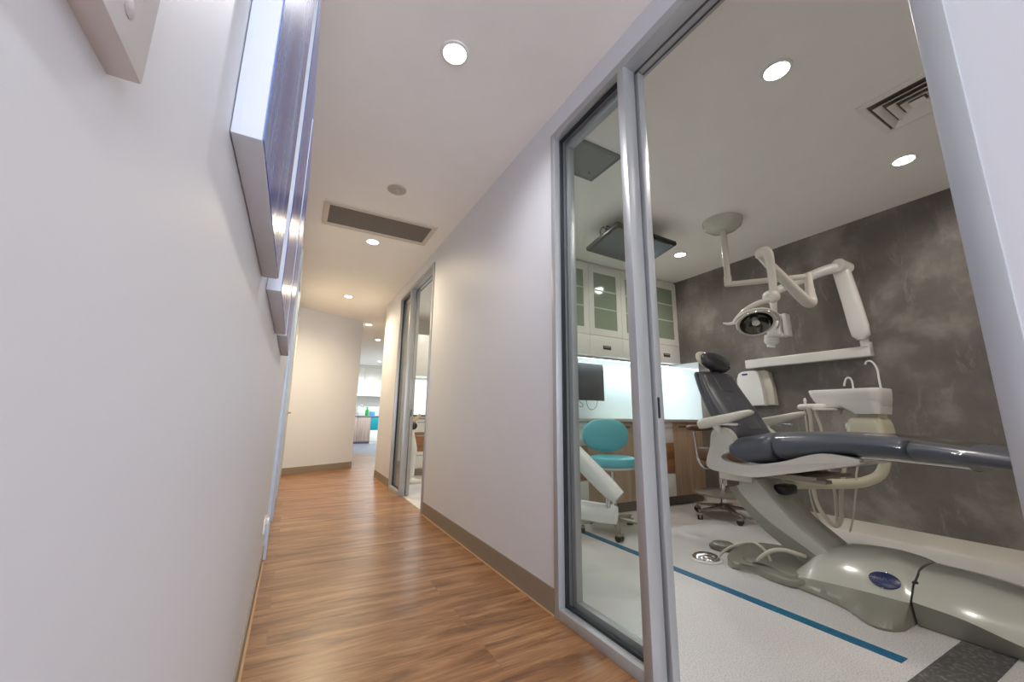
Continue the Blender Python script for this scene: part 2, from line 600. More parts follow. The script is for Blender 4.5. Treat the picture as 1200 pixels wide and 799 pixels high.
# ---------------------------------------------------------------- the setting
struct('floor', MB().box(-0.35, 1.20, -4.0, 7.12, -0.06, 0).box(-0.35, 3.5, 7.12, 10.4, -0.06, 0).prism([(1.20, 6.38), (1.21, 6.38), (1.43, 7.12), (1.20, 7.12)], 'z', -0.06, 0), M['wood'], label='brown timber plank floor running through the corridor')
struct('floor', MB().box(1.20, 4.35, -1.9, 3.75, -0.06, 0), M['vinyl'], label='pale speckled vinyl floor of the treatment room behind the glass')
struct('floor', MB().prism([(1.20, 3.75), (4.35, 3.75), (4.35, 7.12), (1.43, 7.12), (1.21, 6.38), (1.20, 6.38)], 'z', -0.06, 0), M['vinyl'], label='pale vinyl floor of the second room along the corridor')
struct('floor', MB().box(-0.35, 3.5, 10.4, 15.0, -0.06, 0), M['kfloor'], label='grey blue vinyl floor of the far kitchen')
struct('ceiling', MB().box(-0.4, 4.4, -4.1, 15.1, H, H + 0.1), M['ceil'])

struct('wall_left', MB().box(XL - 0.12, XL, -4.0, 7.17, 0, H), M['wall'])
wr = MB()
wr.box(XR, XI, -4.0, 0.169, 0, H)
wr.box(XR, XI, 0.169, 1.682, FT, H)
wr.box(XR, XI, 1.682, 3.85, 0, H)
wr.box(XR, XI, 3.85, 5.38, FT, H)
wr.box(XR, XI, 5.38, 6.4, 0, H)
wr.prism([(XR, 6.4), (XI, 6.4), (1.50, 7.12), (1.36, 7.12)], 'z', 0, H)
struct('wall_right', wr, M['wall'])
struct('wall_end', MB().prism([(-0.20, 7.09), (XL, 7.155), (0.30, 7.345), (0.70, 7.575), (1.0, 7.755), (0.94, 7.86), (-0.26, 7.21)], 'z', 0, H), M['wall'])
struct('wall_feature', MB().box(XD, XD + 0.12, -1.9, YB + 0.05, 0, H), M['concrete'], label='dark trowelled grey feature wall behind the dental chair')
struct('wall_divider', MB().box(XI, XD + 0.12, YB, YB + 0.12, 0, H), M['wall_room'])
struct('wall_front', MB().box(XI, XD + 0.12, -1.9, -1.8, 0, H), M['wall_room'])
struct('wall_second_room', MB().box(XD, XD + 0.12, 3.75, 7.0, 0, H).box(1.45, XD + 0.12, 7.0, 7.12, 0, H), M['wall_room'])
struct('wall_kitchen_bulkhead', MB().box(0.94, 3.4, 14.39, 14.8, 2.562, H), M['wall_room'])
struct('wall_passage', MB().box(3.4, 3.5, 7.12, 14.9, 0, H).box(0.0, 3.5, 14.8, 14.9, 0, H).box(0.82, 0.94, 7.86, 14.9, 0, H), M['wall_room'])
struct('wall_assumed_entrance', MB().box(-0.3, XR, -4.1, -4.0, 0, 0.25).box(-0.3, XR, -4.1, -4.0, 2.3, H), M['wall'])  # unseen and assumed; its opening has no glass and is left for the daylight

# skirtings
sk = MB().box(XL - 0.01, XL + 0.006, -4.0, 3.06, 0, 0.10)
struct('baseboard_left', sk, M['skirt'])
struct('trim_1', MB().box(XL + 0.006, XL + 0.014, -4.0, 3.06, 0, 0.006), M['bead'], label='thin timber bead along the left skirting')
sk = MB().box(XR - 0.006, XR + 0.01, -4.0, 0.165, 0, 0.115).box(XR - 0.006, XR + 0.01, 1.686, 3.846, 0, 0.115).box(XR - 0.006, XR + 0.01, 5.384, 6.4, 0, 0.115)
sk.box(XR, XR + 0.10, 3.838, 3.85, 0, 0.115)
struct('baseboard_right', sk, M['skirt'])
struct('trim_2', MB().box(XR - 0.013, XR - 0.006, -4.0, 0.165, 0, 0.006).box(XR - 0.013, XR - 0.006, 1.686, 3.846, 0, 0.006).box(XR - 0.013, XR - 0.006, 5.384, 6.4, 0, 0.006), M['bead'], label='thin timber bead along the right skirting')
def off_line(pts, d):
    out = []
    for i, p in enumerate(pts):
        a = Vector(pts[max(i - 1, 0)]); b = Vector(pts[min(i + 1, len(pts) - 1)])
        t = (b - a).normalized()
        out.append((p[0] + t.y * d, p[1] - t.x * d))
    return out
ew = [(XL, 7.155), (0.30, 7.345), (0.70, 7.575), (1.0, 7.755)]
struct('baseboard_end', MB().prism(off_line(ew, 0.010) + list(reversed(off_line(ew, -0.002))), 'z', 0, 0.105), M['skirt'])
struct('baseboard_feature', MB().prism([(XD + 0.005, 0.0), (XD + 0.005, 0.100), (XD - 0.004, 0.100), (XD - 0.008, 0.02), (XD - 0.020, 0.0)], 'y', -1.8, YC + 0.06), M['skirt_pale'])
struct('baseboard_second_room', MB().box(1.32, XD, 6.34, 6.36, 0, 0.10), M['skirt'])

# inlaid floor strips of the treatment room
struct('trim_3', MB().box(2.130, 2.188, 0.778, 3.10, 0.0, 0.003), M['vinyl_blue'], label='teal blue strip inlaid along the pale floor in front of the dental chair')
struct('trim_4', MB().box(1.45, 4.19, 0.573, 0.722, 0.0, 0.0025), M['vinyl_dark'], label='charcoal band inlaid across the pale floor under the dental chair')

# ---- aluminium door sets (sidelight + sliding leaf) in the right wall
def door_set(dy, wn, dn):
    y0, y1, yp0, yp1 = 0.169 + dy, 1.682 + dy, 1.097 + dy, 1.138 + dy
    xa, xb = XR - 0.006, XI + 0.006
    fr = MB()
    fr.box(xa, xb, y1 - 0.036, y1, 0, FT, 0.002)                     # far jamb
    fr.box(xa, xb, y0, y0 + 0.048, 0, FT, 0.002)                     # near jamb
    fr.box(xa, xb, y0 + 0.048, y1 - 0.036, FT - 0.042, FT, 0.002)    # head
    fr.box(xa - 0.002, XR + 0.060, yp0, yp1, 0, FT - 0.042, 0.002)   # post between pane and doorway
    fr.box(xa, XR + 0.060, yp1, y1 - 0.036, 0, 0.045, 0.002)         # sill under the pane
    fr.box(XR + 0.034, XR + 0.042, yp1, yp1 + 0.010, 0.045, FT - 0.042)
    root = struct(dn, fr, M['alu'], label='satin aluminium door frame in the white corridor wall')
    trk = MB().box(XR + 0.064, XR + 0.072, y0 + 0.048, yp0, FT - 0.046, FT - 0.040).box(XR + 0.104, XR + 0.110, y0 + 0.048, yp0, FT - 0.046, FT - 0.040)
    struct('track', trk, M['alu_dark'], root)
    w = MB().box(XR + 0.036, XR + 0.042, yp1 + 0.002, y1 - 0.038, 0.046, FT - 0.044)
    win = struct(wn, w, M['glass'], label='fixed glass sidelight pane beside the doorway', smooth=False)
    g = MB()
    ya, yb, za, zb, t = yp1, y1 - 0.036, 0.045, FT - 0.042, 0.013
    g.box(XR + 0.030, XR + 0.047, yb - t, yb, za, zb).box(XR + 0.030, XR + 0.047, ya, ya + 0.006, za, zb)
    g.box(XR + 0.030, XR + 0.047, ya, yb, za, za + t).box(XR + 0.030, XR + 0.047, ya, yb, zb - t, zb)
    struct('gasket', g, M['gasket'], win)
    # sliding leaf, parked open behind the sidelight
    xl0, xl1 = XR + 0.070, XR + 0.106
    a, b = 1.082 + dy, 1.640 + dy
    lf = MB().box(xl0, xl1, a, a + 0.045, 0.012, FT - 0.05, 0.002).box(xl0, xl1, b - 0.03, b, 0.012, FT - 0.05, 0.002)
    lf.box(xl0, xl1, a + 0.045, b - 0.03, 0.012, 0.07, 0.002).box(xl0, xl1, a + 0.045, b - 0.03, FT - 0.09, FT - 0.05, 0.002)
    leaf = struct(dn, lf, M['alu'], label='sliding glass door leaf parked open behind its sidelight')
    struct('pane', MB().box(xl0 + 0.015, xl0 + 0.021, a + 0.04, b - 0.028, 0.065, FT - 0.085), M['glass'], leaf, smooth=False)
    struct('pull_handle', MB().box(xl0 + 0.002, xl0 + 0.013, a - 0.0025, a + 0.004, 0.905, 0.985, 0.001), M['black'], leaf, label='black finger pull')
door_set(0.0, 'window_1', 'door_1')
door_set(3.695, 'window_2', 'door_2')

# ---- doors in the left wall, far along the corridor
def left_door(y0, y1, n, handle=None):
    paint = M['skirt_pale'] if n == 5 else M['bluetrim']
    fr = MB()
    for a, b in ((y0, y0 + 0.05), (y1 - 0.05, y1)):
        fr.box(XL - 0.005, XL + 0.021, a, b, 0, 2.12, 0.003)
    fr.box(XL - 0.005, XL + 0.021, y0, y1, 2.07, 2.12, 0.003)
    root = struct('door_%d' % n, fr, paint, label='cream door frame at the far end of the left wall' if n == 5 else 'pale blue grey door frame in the left corridor wall')
    lf = MB().box(XL - 0.005, XL + 0.006, y0 + 0.05, y1 - 0.05, 0.006, 2.07)
    struct('leaf', lf, paint, root)
    if handle:
        h = MB().cyl((XL + 0.012, handle, 0.93), (XL + 0.022, handle, 0.93), 0.024).cyl((XL + 0.02, handle, 0.93), (XL + 0.05, handle, 0.93), 0.009)
        h.tube([(XL + 0.048, handle - 0.008, 0.93), (XL + 0.05, handle + 0.05, 0.93), (XL + 0.05, handle + 0.11, 0.928)], 0.009)
        struct('handle', h, M['brass'], root, label='brass lever handle')
left_door(3.12, 4.22, 3)
left_door(4.26, 5.34, 4)
left_door(5.40, 6.55, 5, 5.75)

# ---------------------------------------------------------------- lights
def downlight(x, y, label, group, cool=False, power=60, col=(1.0, 0.86, 0.70), z=H):
    t = thing('downlight', label, 'ceiling light', (x, y, z), group)
    MB().lathe([(0.070, 0.0), (0.068, -0.006), (0.056, -0.009), (0.053, -0.003), (0.053, 0.0)], (x, y, z), n=36).build('rim', M['gloss'], t)
    MB().lathe([(0.0, -0.005), (0.053, -0.005), (0.053, -0.0005), (0.0, -0.0005)], (x, y, z), n=32).build('lens', M['lampglow_cool' if cool else 'lampglow'], t, smooth=False)
    d = bpy.data.lights.new('downlight_beam', 'SPOT')
    d.energy = power
    d.color = col
    d.spot_size = math.radians(163)
    d.spot_blend = 0.85
    d.shadow_soft_size = 0.05
    o = bpy.data.objects.new('downlight_beam', d)
    COL.objects.link(o)
    o.location = (0, 0, -0.03)
    o.parent = t
    return t

WARM = (1.0, 0.82, 0.55)
MID = (1.0, 0.90, 0.80)
COOL = (0.93, 0.95, 1.0)
CG = 'corridor ceiling downlights'
P0 = 43
downlight(0.516, 1.567, 'largest lit downlight, in the corridor ceiling above the blue canvases', CG, True, P0 * 0.85, (0.98, 0.97, 1.0))
downlight(0.538, 3.984, 'lit corridor downlight just beyond the long grey return air grille', CG, False, P0 * 1.4, WARM)
downlight(0.544, 6.121, 'lit corridor downlight in front of the angled cream end wall', CG, False, P0 * 3.0, WARM)
downlight(1.115, 7.881, 'small lit downlight above the right edge of the angled end wall', CG, False, P0 * 0.8, WARM)
downlight(1.566, 9.404, 'farthest lit corridor downlight, in the passage towards the kitchen', CG, False, P0, WARM)
downlight(0.52, -0.85, 'assumed lit corridor downlight behind the viewer', CG, True, P0 * 0.62, COOL)  # unseen lamp, assumed from the spacing of the others
downlight(0.52, -3.0, 'assumed lit corridor downlight by the assumed entrance', CG, True, P0 * 0.62, COOL)  # another assumed lamp, out of view behind the camera
SG = 'treatment room downlights'
P1 = 27
SCOL = (1.0, 0.925, 0.84)
downlight(1.979, 0.854, 'largest lit downlight seen through the open doorway of the treatment room', SG, True, P1, SCOL)
downlight(3.462, 0.824, 'lit downlight beside the square air diffuser, close to the dark feature wall', SG, True, P1, SCOL)
downlight(3.488, 2.634, 'lit downlight between the ceiling television and the dark wall', SG, True, P1, SCOL)
downlight(1.98, 2.634, 'assumed lit downlight hidden behind the aluminium frame near the access panel', SG, True, P1, SCOL)  # assumed from the grid of the other lamps
downlight(1.98, -0.95, 'assumed lit treatment room downlight behind the near wall', SG, True, P1, SCOL)  # unseen, assumed to carry the ceiling grid on
downlight(3.46, -0.95, 'assumed lit treatment room downlight over the foot end of the feature wall', SG, True, P1, SCOL)  # likewise assumed and out of view
for x, y in ((2.0, 4.6), (3.4, 4.6), (2.0, 6.0)):
    downlight(x, y, 'lit downlight in the second room along the corridor', 'second room downlights', True, P1, SCOL)  # number and places of these lamps are assumed
for x, y in ((2.85, 12.2), (2.30, 13.2)):  # the first is an unseen lamp added to brighten the kitchen
    downlight(x, y, 'lit cool white downlight in the far kitchen ceiling', 'kitchen downlights', True, 240, (0.82, 0.92, 1.0))

def area(name, loc, rot, sx, sy, power, col):
    d = bpy.data.lights.new(name, 'AREA')
    d.shape = 'RECTANGLE'
    d.size = sx
    d.size_y = sy
    d.energy = power
    d.color = col
    o = bpy.data.objects.new(name, d)
    COL.objects.link(o)
    o.location = loc
    o.rotation_euler = rot
    return o
# assumed daylight: unseen area light added in the unglazed near end of the corridor
area('assumed_entrance_daylight', (0.54, -3.95, 1.25), (PI / 2, 0, 0), 1.15, 2.0, 125, (0.82, 0.89, 1.0))  # added to cool and brighten the near walls

# ---------------------------------------------------------------- corridor objects
# switch plate on the left wall, close to the lens
t = thing('light_switch', 'white light switch plate on the near left wall, above and left of everything', 'light switch', (XL, 0.155, 1.09))
MB().box(XL - 0.001, XL + 0.0105, 0.113, 0.194, 1.031, 1.150, 0.0012).build('plate', M['sw'], t)
MB().lathe([(0.0042, 0.0), (0.0042, 0.0003), (0.0036, 0.0004), (0.0, 0.0004)], (XL + 0.0105, 0.1705, 1.0455), (1, 0, 0), n=20).build('screw_cap', M['sw_dot'], t)
MB().box(XL + 0.010, XL + 0.0135, 0.130, 0.160, 1.075, 1.115, 0.001).build('rocker', M['sw'], t)

# stretched canvases
def canvas(y0, y1, z0, z1, xf, label, seed):
    t = thing('canvas_painting', label, 'painting', (XL, (y0 + y1) / 2, z0), 'blue canvases along the left wall')
    MB().box(XL + 0.0006, xf, y0, y1, z0, z1, 0.002).build('stretched_canvas', M['canvas'], t)  # the stretched canvas itself, no separate frame
    MB().box(xf - 0.001, xf + 0.0012, y0 + 0.002, y1 - 0.002, z0 + 0.002, z1 - 0.002).build('painted_face', seascape('violet_blue_brushwork_%d' % seed, seed), t, smooth=False)
canvas(0.404, 0.846, 1.155, 2.065, -0.0518, 'nearest and largest looking blue violet canvas on the left wall, its white edge in view', 1)
canvas(0.958, 1.490, 1.163, 2.065, -0.0495, 'middle blue canvas on the left wall, between the nearest and the farthest', 3)
canvas(1.595, 2.150, 1.178, 2.065, -0.0488, 'farthest and smallest looking blue canvas on the left wall', 5)

t = thing('power_outlet', 'small cream power outlet low on the left wall just before the blue door frames', 'power outlet', (XL, 2.617, 0.32))
MB().box(XL + 0.0006, XL + 0.010, 2.56, 2.675, 0.285, 0.36, 0.002).build('plate', M['sw'], t)
for yy in (2.588, 2.645):
    MB().box(XL + 0.0095, XL + 0.0125, yy - 0.006, yy + 0.006, 0.300, 0.312, 0.001).build('rocker', M['sw'], t)
MB().box(XL + 0.0095, XL + 0.026, 2.60, 2.66, 0.322, 0.358, 0.003).build('plug', M['cream'], t)

t = thing('smoke_detector', 'round flat sensor on the corridor ceiling in front of the grey grille', 'smoke detector', (0.538, 2.908, H))
MB().lathe([(0.072, 0.0), (0.072, -0.006), (0.060, -0.012), (0.0, -0.013)], (0.538, 2.908, H)).build('base', M['detector'], t)
MB().lathe([(0.020, -0.010), (0.019, -0.024), (0.010, -0.030), (0.0, -0.030)], (0.538, 2.908, H), n=20).build('sensor_head', M['detector'], t)
MB().superell((0.522, 2.905, H - 0.016), 0.005, 0.005, 0.004, 2).build('indicator', M['gloss'], t)

t = thing('air_grille', 'long dark grey return air grille set across the corridor ceiling', 'air vent', (0.54, 3.57, H))
g = MB()
g.box(0.050, 1.020, 3.345, 3.395, H - 0.012, H, 0.003).box(0.050, 1.020, 3.745, 3.80, H - 0.012, H, 0.003)
g.box(0.050, 0.095, 3.395, 3.745, H - 0.012, H, 0.003).box(0.975, 1.020, 3.395, 3.745, H - 0.012, H, 0.003)
g.build('frame', plain('ceiling_toned_grille_frame', rgb(206, 196, 186), 0.5), t)
MB().box(0.095, 0.975, 3.395, 3.745, H - 0.006, H - 0.001).build('mesh_panel', M['grille'], t)

# ---------------------------------------------------------------- treatment room ceiling
t = thing('air_diffuser', 'square white louvred air diffuser in the treatment room ceiling', 'air vent', (2.84, 0.60, H))
cx, cy = 2.838, 0.575
g = MB()
for k, (r0, r1) in enumerate(((0.205, 0.168), (0.148, 0.118), (0.102, 0.074), (0.058, 0.036))):
    zo, zi = H - 0.004 + (0.004 if k == 0 else -0.016), H - 0.030 + (0.024 if k == 0 else 0.028)
    zo = H - (0.006 if k == 0 else 0.030)
    zi = H - (0.010 if k == 0 else 0.006)
    o_ = [(cx - r0, cy - r0), (cx + r0, cy - r0), (cx + r0, cy + r0), (cx - r0, cy + r0)]
    i_ = [(cx - r1, cy - r1), (cx + r1, cy - r1), (cx + r1, cy + r1), (cx - r1, cy + r1)]
    rings = [[(x, y, zo) for x, y in o_], [(x, y, zi) for x, y in i_], [(x, y, zi + 0.004) for x, y in i_], [(x, y, zo + 0.005) for x, y in o_]]
    sub = MB()
    sub.loft(rings, False, True)
    if k == 0:
        sub.build('frame', M['white'], t, smooth=False)
    else:
        sub.build('louvre', M['white'], t, smooth=False)
MB().box(cx - 0.030, cx + 0.030, cy - 0.030, cy + 0.030, H - 0.028, H - 0.022).build('centre_plate', M['white'], t)
MB().box(cx - 0.168, cx + 0.168, cy - 0.168, cy + 0.168, H - 0.003, H - 0.0005).build('duct_opening', M['kick'], t)

t = thing('access_panel', 'dark grey square access panel in the treatment room ceiling, seen through the sidelight', 'access panel', (1.60, 1.90, H))
g = MB()
x0, x1, y0, y1 = 1.405, 1.785, 1.735, 2.060
g.box(x0, x1, y0, y0 + 0.02, H - 0.008, H).box(x0, x1, y1 - 0.02, y1, H - 0.008, H).box(x0, x0 + 0.02, y0 + 0.02, y1 - 0.02, H - 0.008, H).box(x1 - 0.02, x1, y0 + 0.02, y1 - 0.02, H - 0.008, H)
g.build('frame', M['hatch_rim'], t)
MB().box(x0 + 0.023, x1 - 0.023, y0 + 0.023, y1 - 0.023, H - 0.007, H - 0.001).build('panel', M['hatch'], t)
MB().lathe([(0.010, 0), (0.010, -0.003), (0.0, -0.003)], (1.70, 1.985, H - 0.007), n=18).build('lock', M['black'], t)

# television under the ceiling
t = thing('television', 'flat television hung face down under the treatment room ceiling', 'television', (2.612, 2.488, 2.47))
Rm = Matrix.Translation((2.612, 2.488, 2.47)) @ (Matrix.Rotation(-0.027, 4, 'Z') @ Matrix.Rotation(-0.158, 4, 'X') @ Matrix.Rotation(0.039, 4, 'Y'))
MB().box(-0.358, 0.358, -0.219, 0.219, -0.003, 0.042, 0.012, 3, Rm).build('shell', M['tvbody'], t)
MB().box(-0.338, 0.338, -0.196, 0.203, -0.0055, -0.002, 0, 2, Rm).build('screen', M['tvface'], t)
MB().box(-0.03, 0.03, -0.209, -0.202, -0.006, -0.002, 0, 2, Rm).build('sensor_strip', M['black'], t)
br = MB().box(2.50, 2.72, 2.42, 2.56, H - 0.012, H, 0.002).cyl((2.61, 2.49, H - 0.01), (2.61, 2.49, 2.50), 0.022).box(2.47, 2.75, 2.44, 2.54, 2.50, 2.522, 0.003)
br.build('bracket', M['black'], t)
ck = MB().tube([(2.28, 2.52, 2.51), (2.25, 2.50, 2.55), (2.262, 2.47, 2.58), (2.29, 2.44, 2.53)], 0.005, 8).tube([(2.27, 2.42, 2.52), (2.245, 2.41, 2.56), (2.30, 2.40, 2.545)], 0.005, 8)
ck.build('cable', M['black'], t)

# ---------------------------------------------------------------- cabinets along the back
def wall_cabinet(x0, x1, yf, yb, z0, zs, z1, label, group):
    t = thing('wall_cabinet', label, 'cabinet', ((x0 + x1) / 2, yb, z0), group)
    MB().box(x0 + 0.0005, x1 - 0.0005, yf + 0.020, yb, z0 + 0.006, z1).build('body', M['white'], t)
    # glazed door: frame with two shelves showing through the glass
    d = MB()
    s = 0.070
    a, b, c, e = x0 + 0.002, x1 - 0.002, zs + 0.002, z1 - 0.022
    d.box(a, a + s, yf, yf + 0.019, c, e).box(b - s, b, yf, yf + 0.019, c, e)
    d.box(a + s, b - s, yf, yf + 0.019, c, 1.885).box(a + s, b - s, yf, yf + 0.019, 2.538, e)
    dd = d.build('door', M['white'], t)
    MB().box(a + s - 0.004, b - s + 0.004, yf + 0.006, yf + 0.011, 1.882, 2.541).build('pane', M['frost'], dd, smooth=False)
    for z in (2.115, 2.325):
        MB().box(a + s, b - s, yf + 0.0025, yf + 0.0062, z, z + 0.016).build('shelf_edge', plain('shelf_line', rgb(196, 204, 188), 0.3), dd)
    f = MB().box(x0 + 0.002, x1 - 0.002, yf, yf + 0.019, z0, zs - 0.002, 0.001).build('flap', M['white'], t)
    xm = (x0 + x1) / 2
    hp = MB()
    hp.box(xm - 0.058, xm + 0.058, yf - 0.0015, yf + 0.002, 1.655, 1.700, 0.001)
    hp.build('finger_pull', M['black'], f, label) if False else hp.build('finger_pull', plain('cutout_shade', rgb(60, 56, 50), 0.5), f)  # flat dark plate, colour stands for the shade inside the cutout
    MB().box(xm - 0.044, xm + 0.044, yf - 0.004, yf - 0.001, 1.682, 1.692).build('pull_lip', M['alu'], f)
    return t
WG = 'glazed wall cabinets over the bench'
wl = ['glazed white wall cabinet touching the dark feature wall',
      'glazed white wall cabinet second from the dark wall, half hidden by the aluminium post',
      'glazed white wall cabinet seen whole through the sidelight, ceiling lights mirrored in its pane',
      'glazed white wall cabinet cut by the left edge of the sidelight',
      'glazed white wall cabinet hidden behind the corridor wall, second from the corridor',
      'glazed white wall cabinet hidden in the corner by the corridor wall']
for k in range(6):
    wall_cabinet(4.198 - 0.481 * (k + 1), 4.198 - 0.481 * k, 3.28, YB, 1.582, 1.806, H - 0.004, wl[k], WG)
# LED strip under the wall cabinets
t = thing('led_strip', 'lit white strip light under the glazed wall cabinets', 'strip light', (2.75, 3.42, 1.58))
MB().box(1.34, 4.18, 3.40, 3.44, 1.566, 1.587, 0.002).build('channel', M['alu'], t)
MB().box(1.35, 4.17, 3.405, 3.435, 1.562, 1.567).build('diffuser', M['ledglow'], t, smooth=False)
area('strip_glow', (2.75, 3.42, 1.555), (0, 0, 0), 2.8, 0.03, 10, (0.86, 0.96, 1.0))
area('strip_wash', (2.75, 3.39, 1.54), (math.radians(62), 0, 0), 2.8, 0.03, 4.5, (0.86, 0.96, 1.0))

sp = MB().box(1.30, XD - 0.001, YB - 0.008, YB, 0.905, 1.588).box(XD - 0.008, XD, 3.03, YB - 0.008, 0.905, 1.582)
recenter(tag(sp.build('splashback', M['splash'], smooth=False), 'pale glowing glass splashback between the bench and the wall cabinets', 'splashback'), (2.75, YB, 0.905))
recenter(tag(MB().box(1.30, XD - 0.002, YC - 0.025, YB - 0.009, 0.872, 0.905, 0.003).build('benchtop', M['counter']), 'long stone benchtop along the back of the treatment room', 'worktop'), (2.75, YB, 0.872))

def base_cabinet(x0, x1, style, label, group):
    t = thing('base_cabinet', label, 'cabinet', ((x0 + x1) / 2, YB, 0), group)
    MB().box(x0 + 0.0005, x1 - 0.0005, YC + 0.02, YB - 0.01, 0.10, 0.871).build('body', M['oak'] if style == 'door' else M['white'], t)
    MB().box(x0 + 0.0005, x1 - 0.0005, YC + 0.045, YC + 0.06, 0, 0.10).build('kickboard', M['kick'], t)
    if style == 'door':
        d = MB().box(x0 + 0.002, x1 - 0.002, YC, YC + 0.019, 0.10, 0.865, 0.001).build('door', M['oak'], t)
        MB().box(x0 + 0.09, x1 - 0.12, YC - 0.0015, YC + 0.002, 0.812, 0.832, 0.001).build('finger_pull', M['kick'], d)
    else:
        rows = [(0.652, 0.812, 'white'), (0.492, 0.648, 'walnut'), (0.336, 0.488, 'walnut'), (0.10, 0.332, 'white')]
        if style == 'drawer':
            rows = [(0.816, 0.868, 'white')] + rows
        for z0, z1, m in rows:
            d = MB().box(x0 + 0.002, x1 - 0.002, YC, YC + 0.019, z0 + 0.0015, z1 - 0.0015, 0.001).build('drawer', M[m], t)
            if z1 - z0 > 0.1:
                xm = (x0 + x1) / 2
                MB().box(xm - 0.055, xm + 0.10, YC - 0.0035, YC + 0.002, z1 - 0.07, z1 - 0.045, 0.001).build('finger_pull', plain('drawer_pull_recess', rgb(70, 64, 58), 0.4), d)
                MB().box(xm - 0.045, xm + 0.09, YC - 0.006, YC - 0.003, z1 - 0.06, z1 - 0.052).build('pull_lip', M['alu'], d)
    return t
BG = 'base cabinets under the bench'
base_cabinet(3.70, 4.196, 'door', 'light oak base cabinet in the corner against the dark feature wall', BG)
base_cabinet(3.18, 3.70, 'drawer', 'white and brown drawer base cabinet left of the corner oak cabinet', BG)
base_cabinet(2.84, 3.18, 'door', 'light oak base cabinet behind the right side of the teal stool', BG)
base_cabinet(2.50, 2.84, 'door', 'light oak base cabinet directly behind the teal stool backrest', BG)
base_cabinet(1.98, 2.50, 'drawer', 'white and brown drawer base cabinet left of the teal stool', BG)
base_cabinet(1.64, 1.98, 'door', 'light oak base cabinet hidden behind the corridor wall, farther from the corner', BG)
base_cabinet(1.30, 1.64, 'door', 'light oak base cabinet hidden in the corner by the corridor wall', BG)

t = thing('monitor', 'dark computer screen on an arm between the bench and the wall cabinets', 'monitor', (2.86, 3.52, 0.905))
MB().box(2.45, 3.095, 3.46, 3.478, 1.100, 1.535, 0.004).build('bezel', M['black'], t)
MB().box(2.462, 3.083, 3.4575, 3.461, 1.114, 1.523).build('screen', M['screen'], t, smooth=False)
MB().box(2.63, 3.07, 3.476, 3.515, 1.14, 1.46, 0.012).build('rear_shell', M['black'], t)
MB().box(2.72, 2.82, 3.515, YB - 0.0086, 1.26, 1.36, 0.004).cyl((2.77, 3.52, 1.31), (2.77, YB - 0.01, 1.31), 0.025).build('wall_arm', M['black'], t)
cb = MB().tube([(2.86, 3.49, 1.12), (2.87, 3.49, 1.04), (2.92, 3.49, 1.00), (2.99, 3.49, 1.03), (3.02, 3.49, 1.11)], 0.003, 8)
cb.tube([(2.72, 3.49, 1.11), (2.80, 3.49, 1.06), (2.79, 3.49, 1.03), (2.70, 3.49, 1.04), (2.66, 3.50, 1.0), (2.64, 3.52, 0.908)], 0.003, 8)
cb.build('cable', M['black'], t)

# ---------------------------------------------------------------- stools
def castor(mb_w, mb_f, x, y, ang):
    d = Vector((math.cos(ang), math.sin(ang), 0))
    p = Vector((-d.y, d.x, 0))
    c = Vector((x, y, 0.027))
    for s in (-1, 1):
        mb_w.cyl(tuple(c + p * s * 0.007), tuple(c + p * s * 0.023), 0.027, n=20)
    mb_f.box(-0.022, 0.022, -0.024, 0.024, 0.036, 0.058, 0.006, 2, Matrix.Translation((x, y, 0)) @ Matrix.Rotation(ang, 4, 'Z'))
    mb_f.cyl((x, y, 0.045), (x, y, 0.085), 0.008, n=12)

def star_base(t, cx, cy, a0, r, hub):
    b = MB()
    b.lathe([(0.045, 0.075), (0.052, 0.085), (0.050, 0.115), (0.032, 0.135), (0.0, 0.135)], (cx, cy, 0), n=28)
    b.build('hub', M['base_metal'], t)
    for k in range(5):
        a = math.radians(a0 + 72 * k)
        d = Vector((math.cos(a), math.sin(a), 0))
        p = Vector((-d.y, d.x, 0))
        rings = []
        for s, w, zt, zb in ((0.03, 0.024, 0.118, 0.082), (0.12, 0.021, 0.108, 0.082), (r - 0.03, 0.016, 0.090, 0.073), (r + 0.012, 0.014, 0.086, 0.073)):
            c = Vector((cx, cy, 0)) + d * s
            rings.append([tuple(c + p * w + Vector((0, 0, zb))), tuple(c + p * w + Vector((0, 0, zt - 0.006))), tuple(c + p * w * 0.5 + Vector((0, 0, zt))), tuple(c - p * w * 0.5 + Vector((0, 0, zt))), tuple(c - p * w + Vector((0, 0, zt - 0.006))), tuple(c - p * w + Vector((0, 0, zb)))])
        leg = MB().loft(rings).build('leg', M['base_metal'], t)
        w, f = MB(), MB()
        castor(w, f, cx + d.x * r, cy + d.y * r, a + 0.9)
        cs = w.build('castor', M['black'], leg)
        f.build('castor_fork', M['base_metal'], leg)

t = thing('operator_stool', 'teal upholstered stool on castors behind the glass sidelight', 'stool', (2.40, 2.62, 0))
star_base(t, 2.40, 2.62, 19, 0.285, 0)
MB().cyl((2.40, 2.62, 0.13), (2.40, 2.62, 0.34), 0.028).cyl((2.40, 2.62, 0.33), (2.40, 2.62, 0.50), 0.018).build('gas_lift', M['chrome'], t)
MB().lathe([(0.0, 0.478), (0.10, 0.478), (0.19, 0.500), (0.20, 0.515), (0.0, 0.515)], (2.40, 2.62, 0), n=36).build('seat_pan', M['cream'], t)
MB().lathe([(0.0, 0.512), (0.195, 0.512), (0.212, 0.530), (0.214, 0.555), (0.200, 0.582), (0.160, 0.592), (0.0, 0.586)], (2.40, 2.62, 0), n=40).build('seat', M['teal'], t)
ba = Vector((-0.80, -0.60, 0))
bc = Vector((2.50, 2.80, 0.757))
Rb = Matrix((( -0.60, 0.80, 0), (-0.80, -0.60, 0), (0, 0, 1))).transposed().to_3x3()
Rb = Matrix(((0.60, -0.80, 0.0), (-0.80, -0.60, 0.0), (0.0, 0.0, 1.0)))
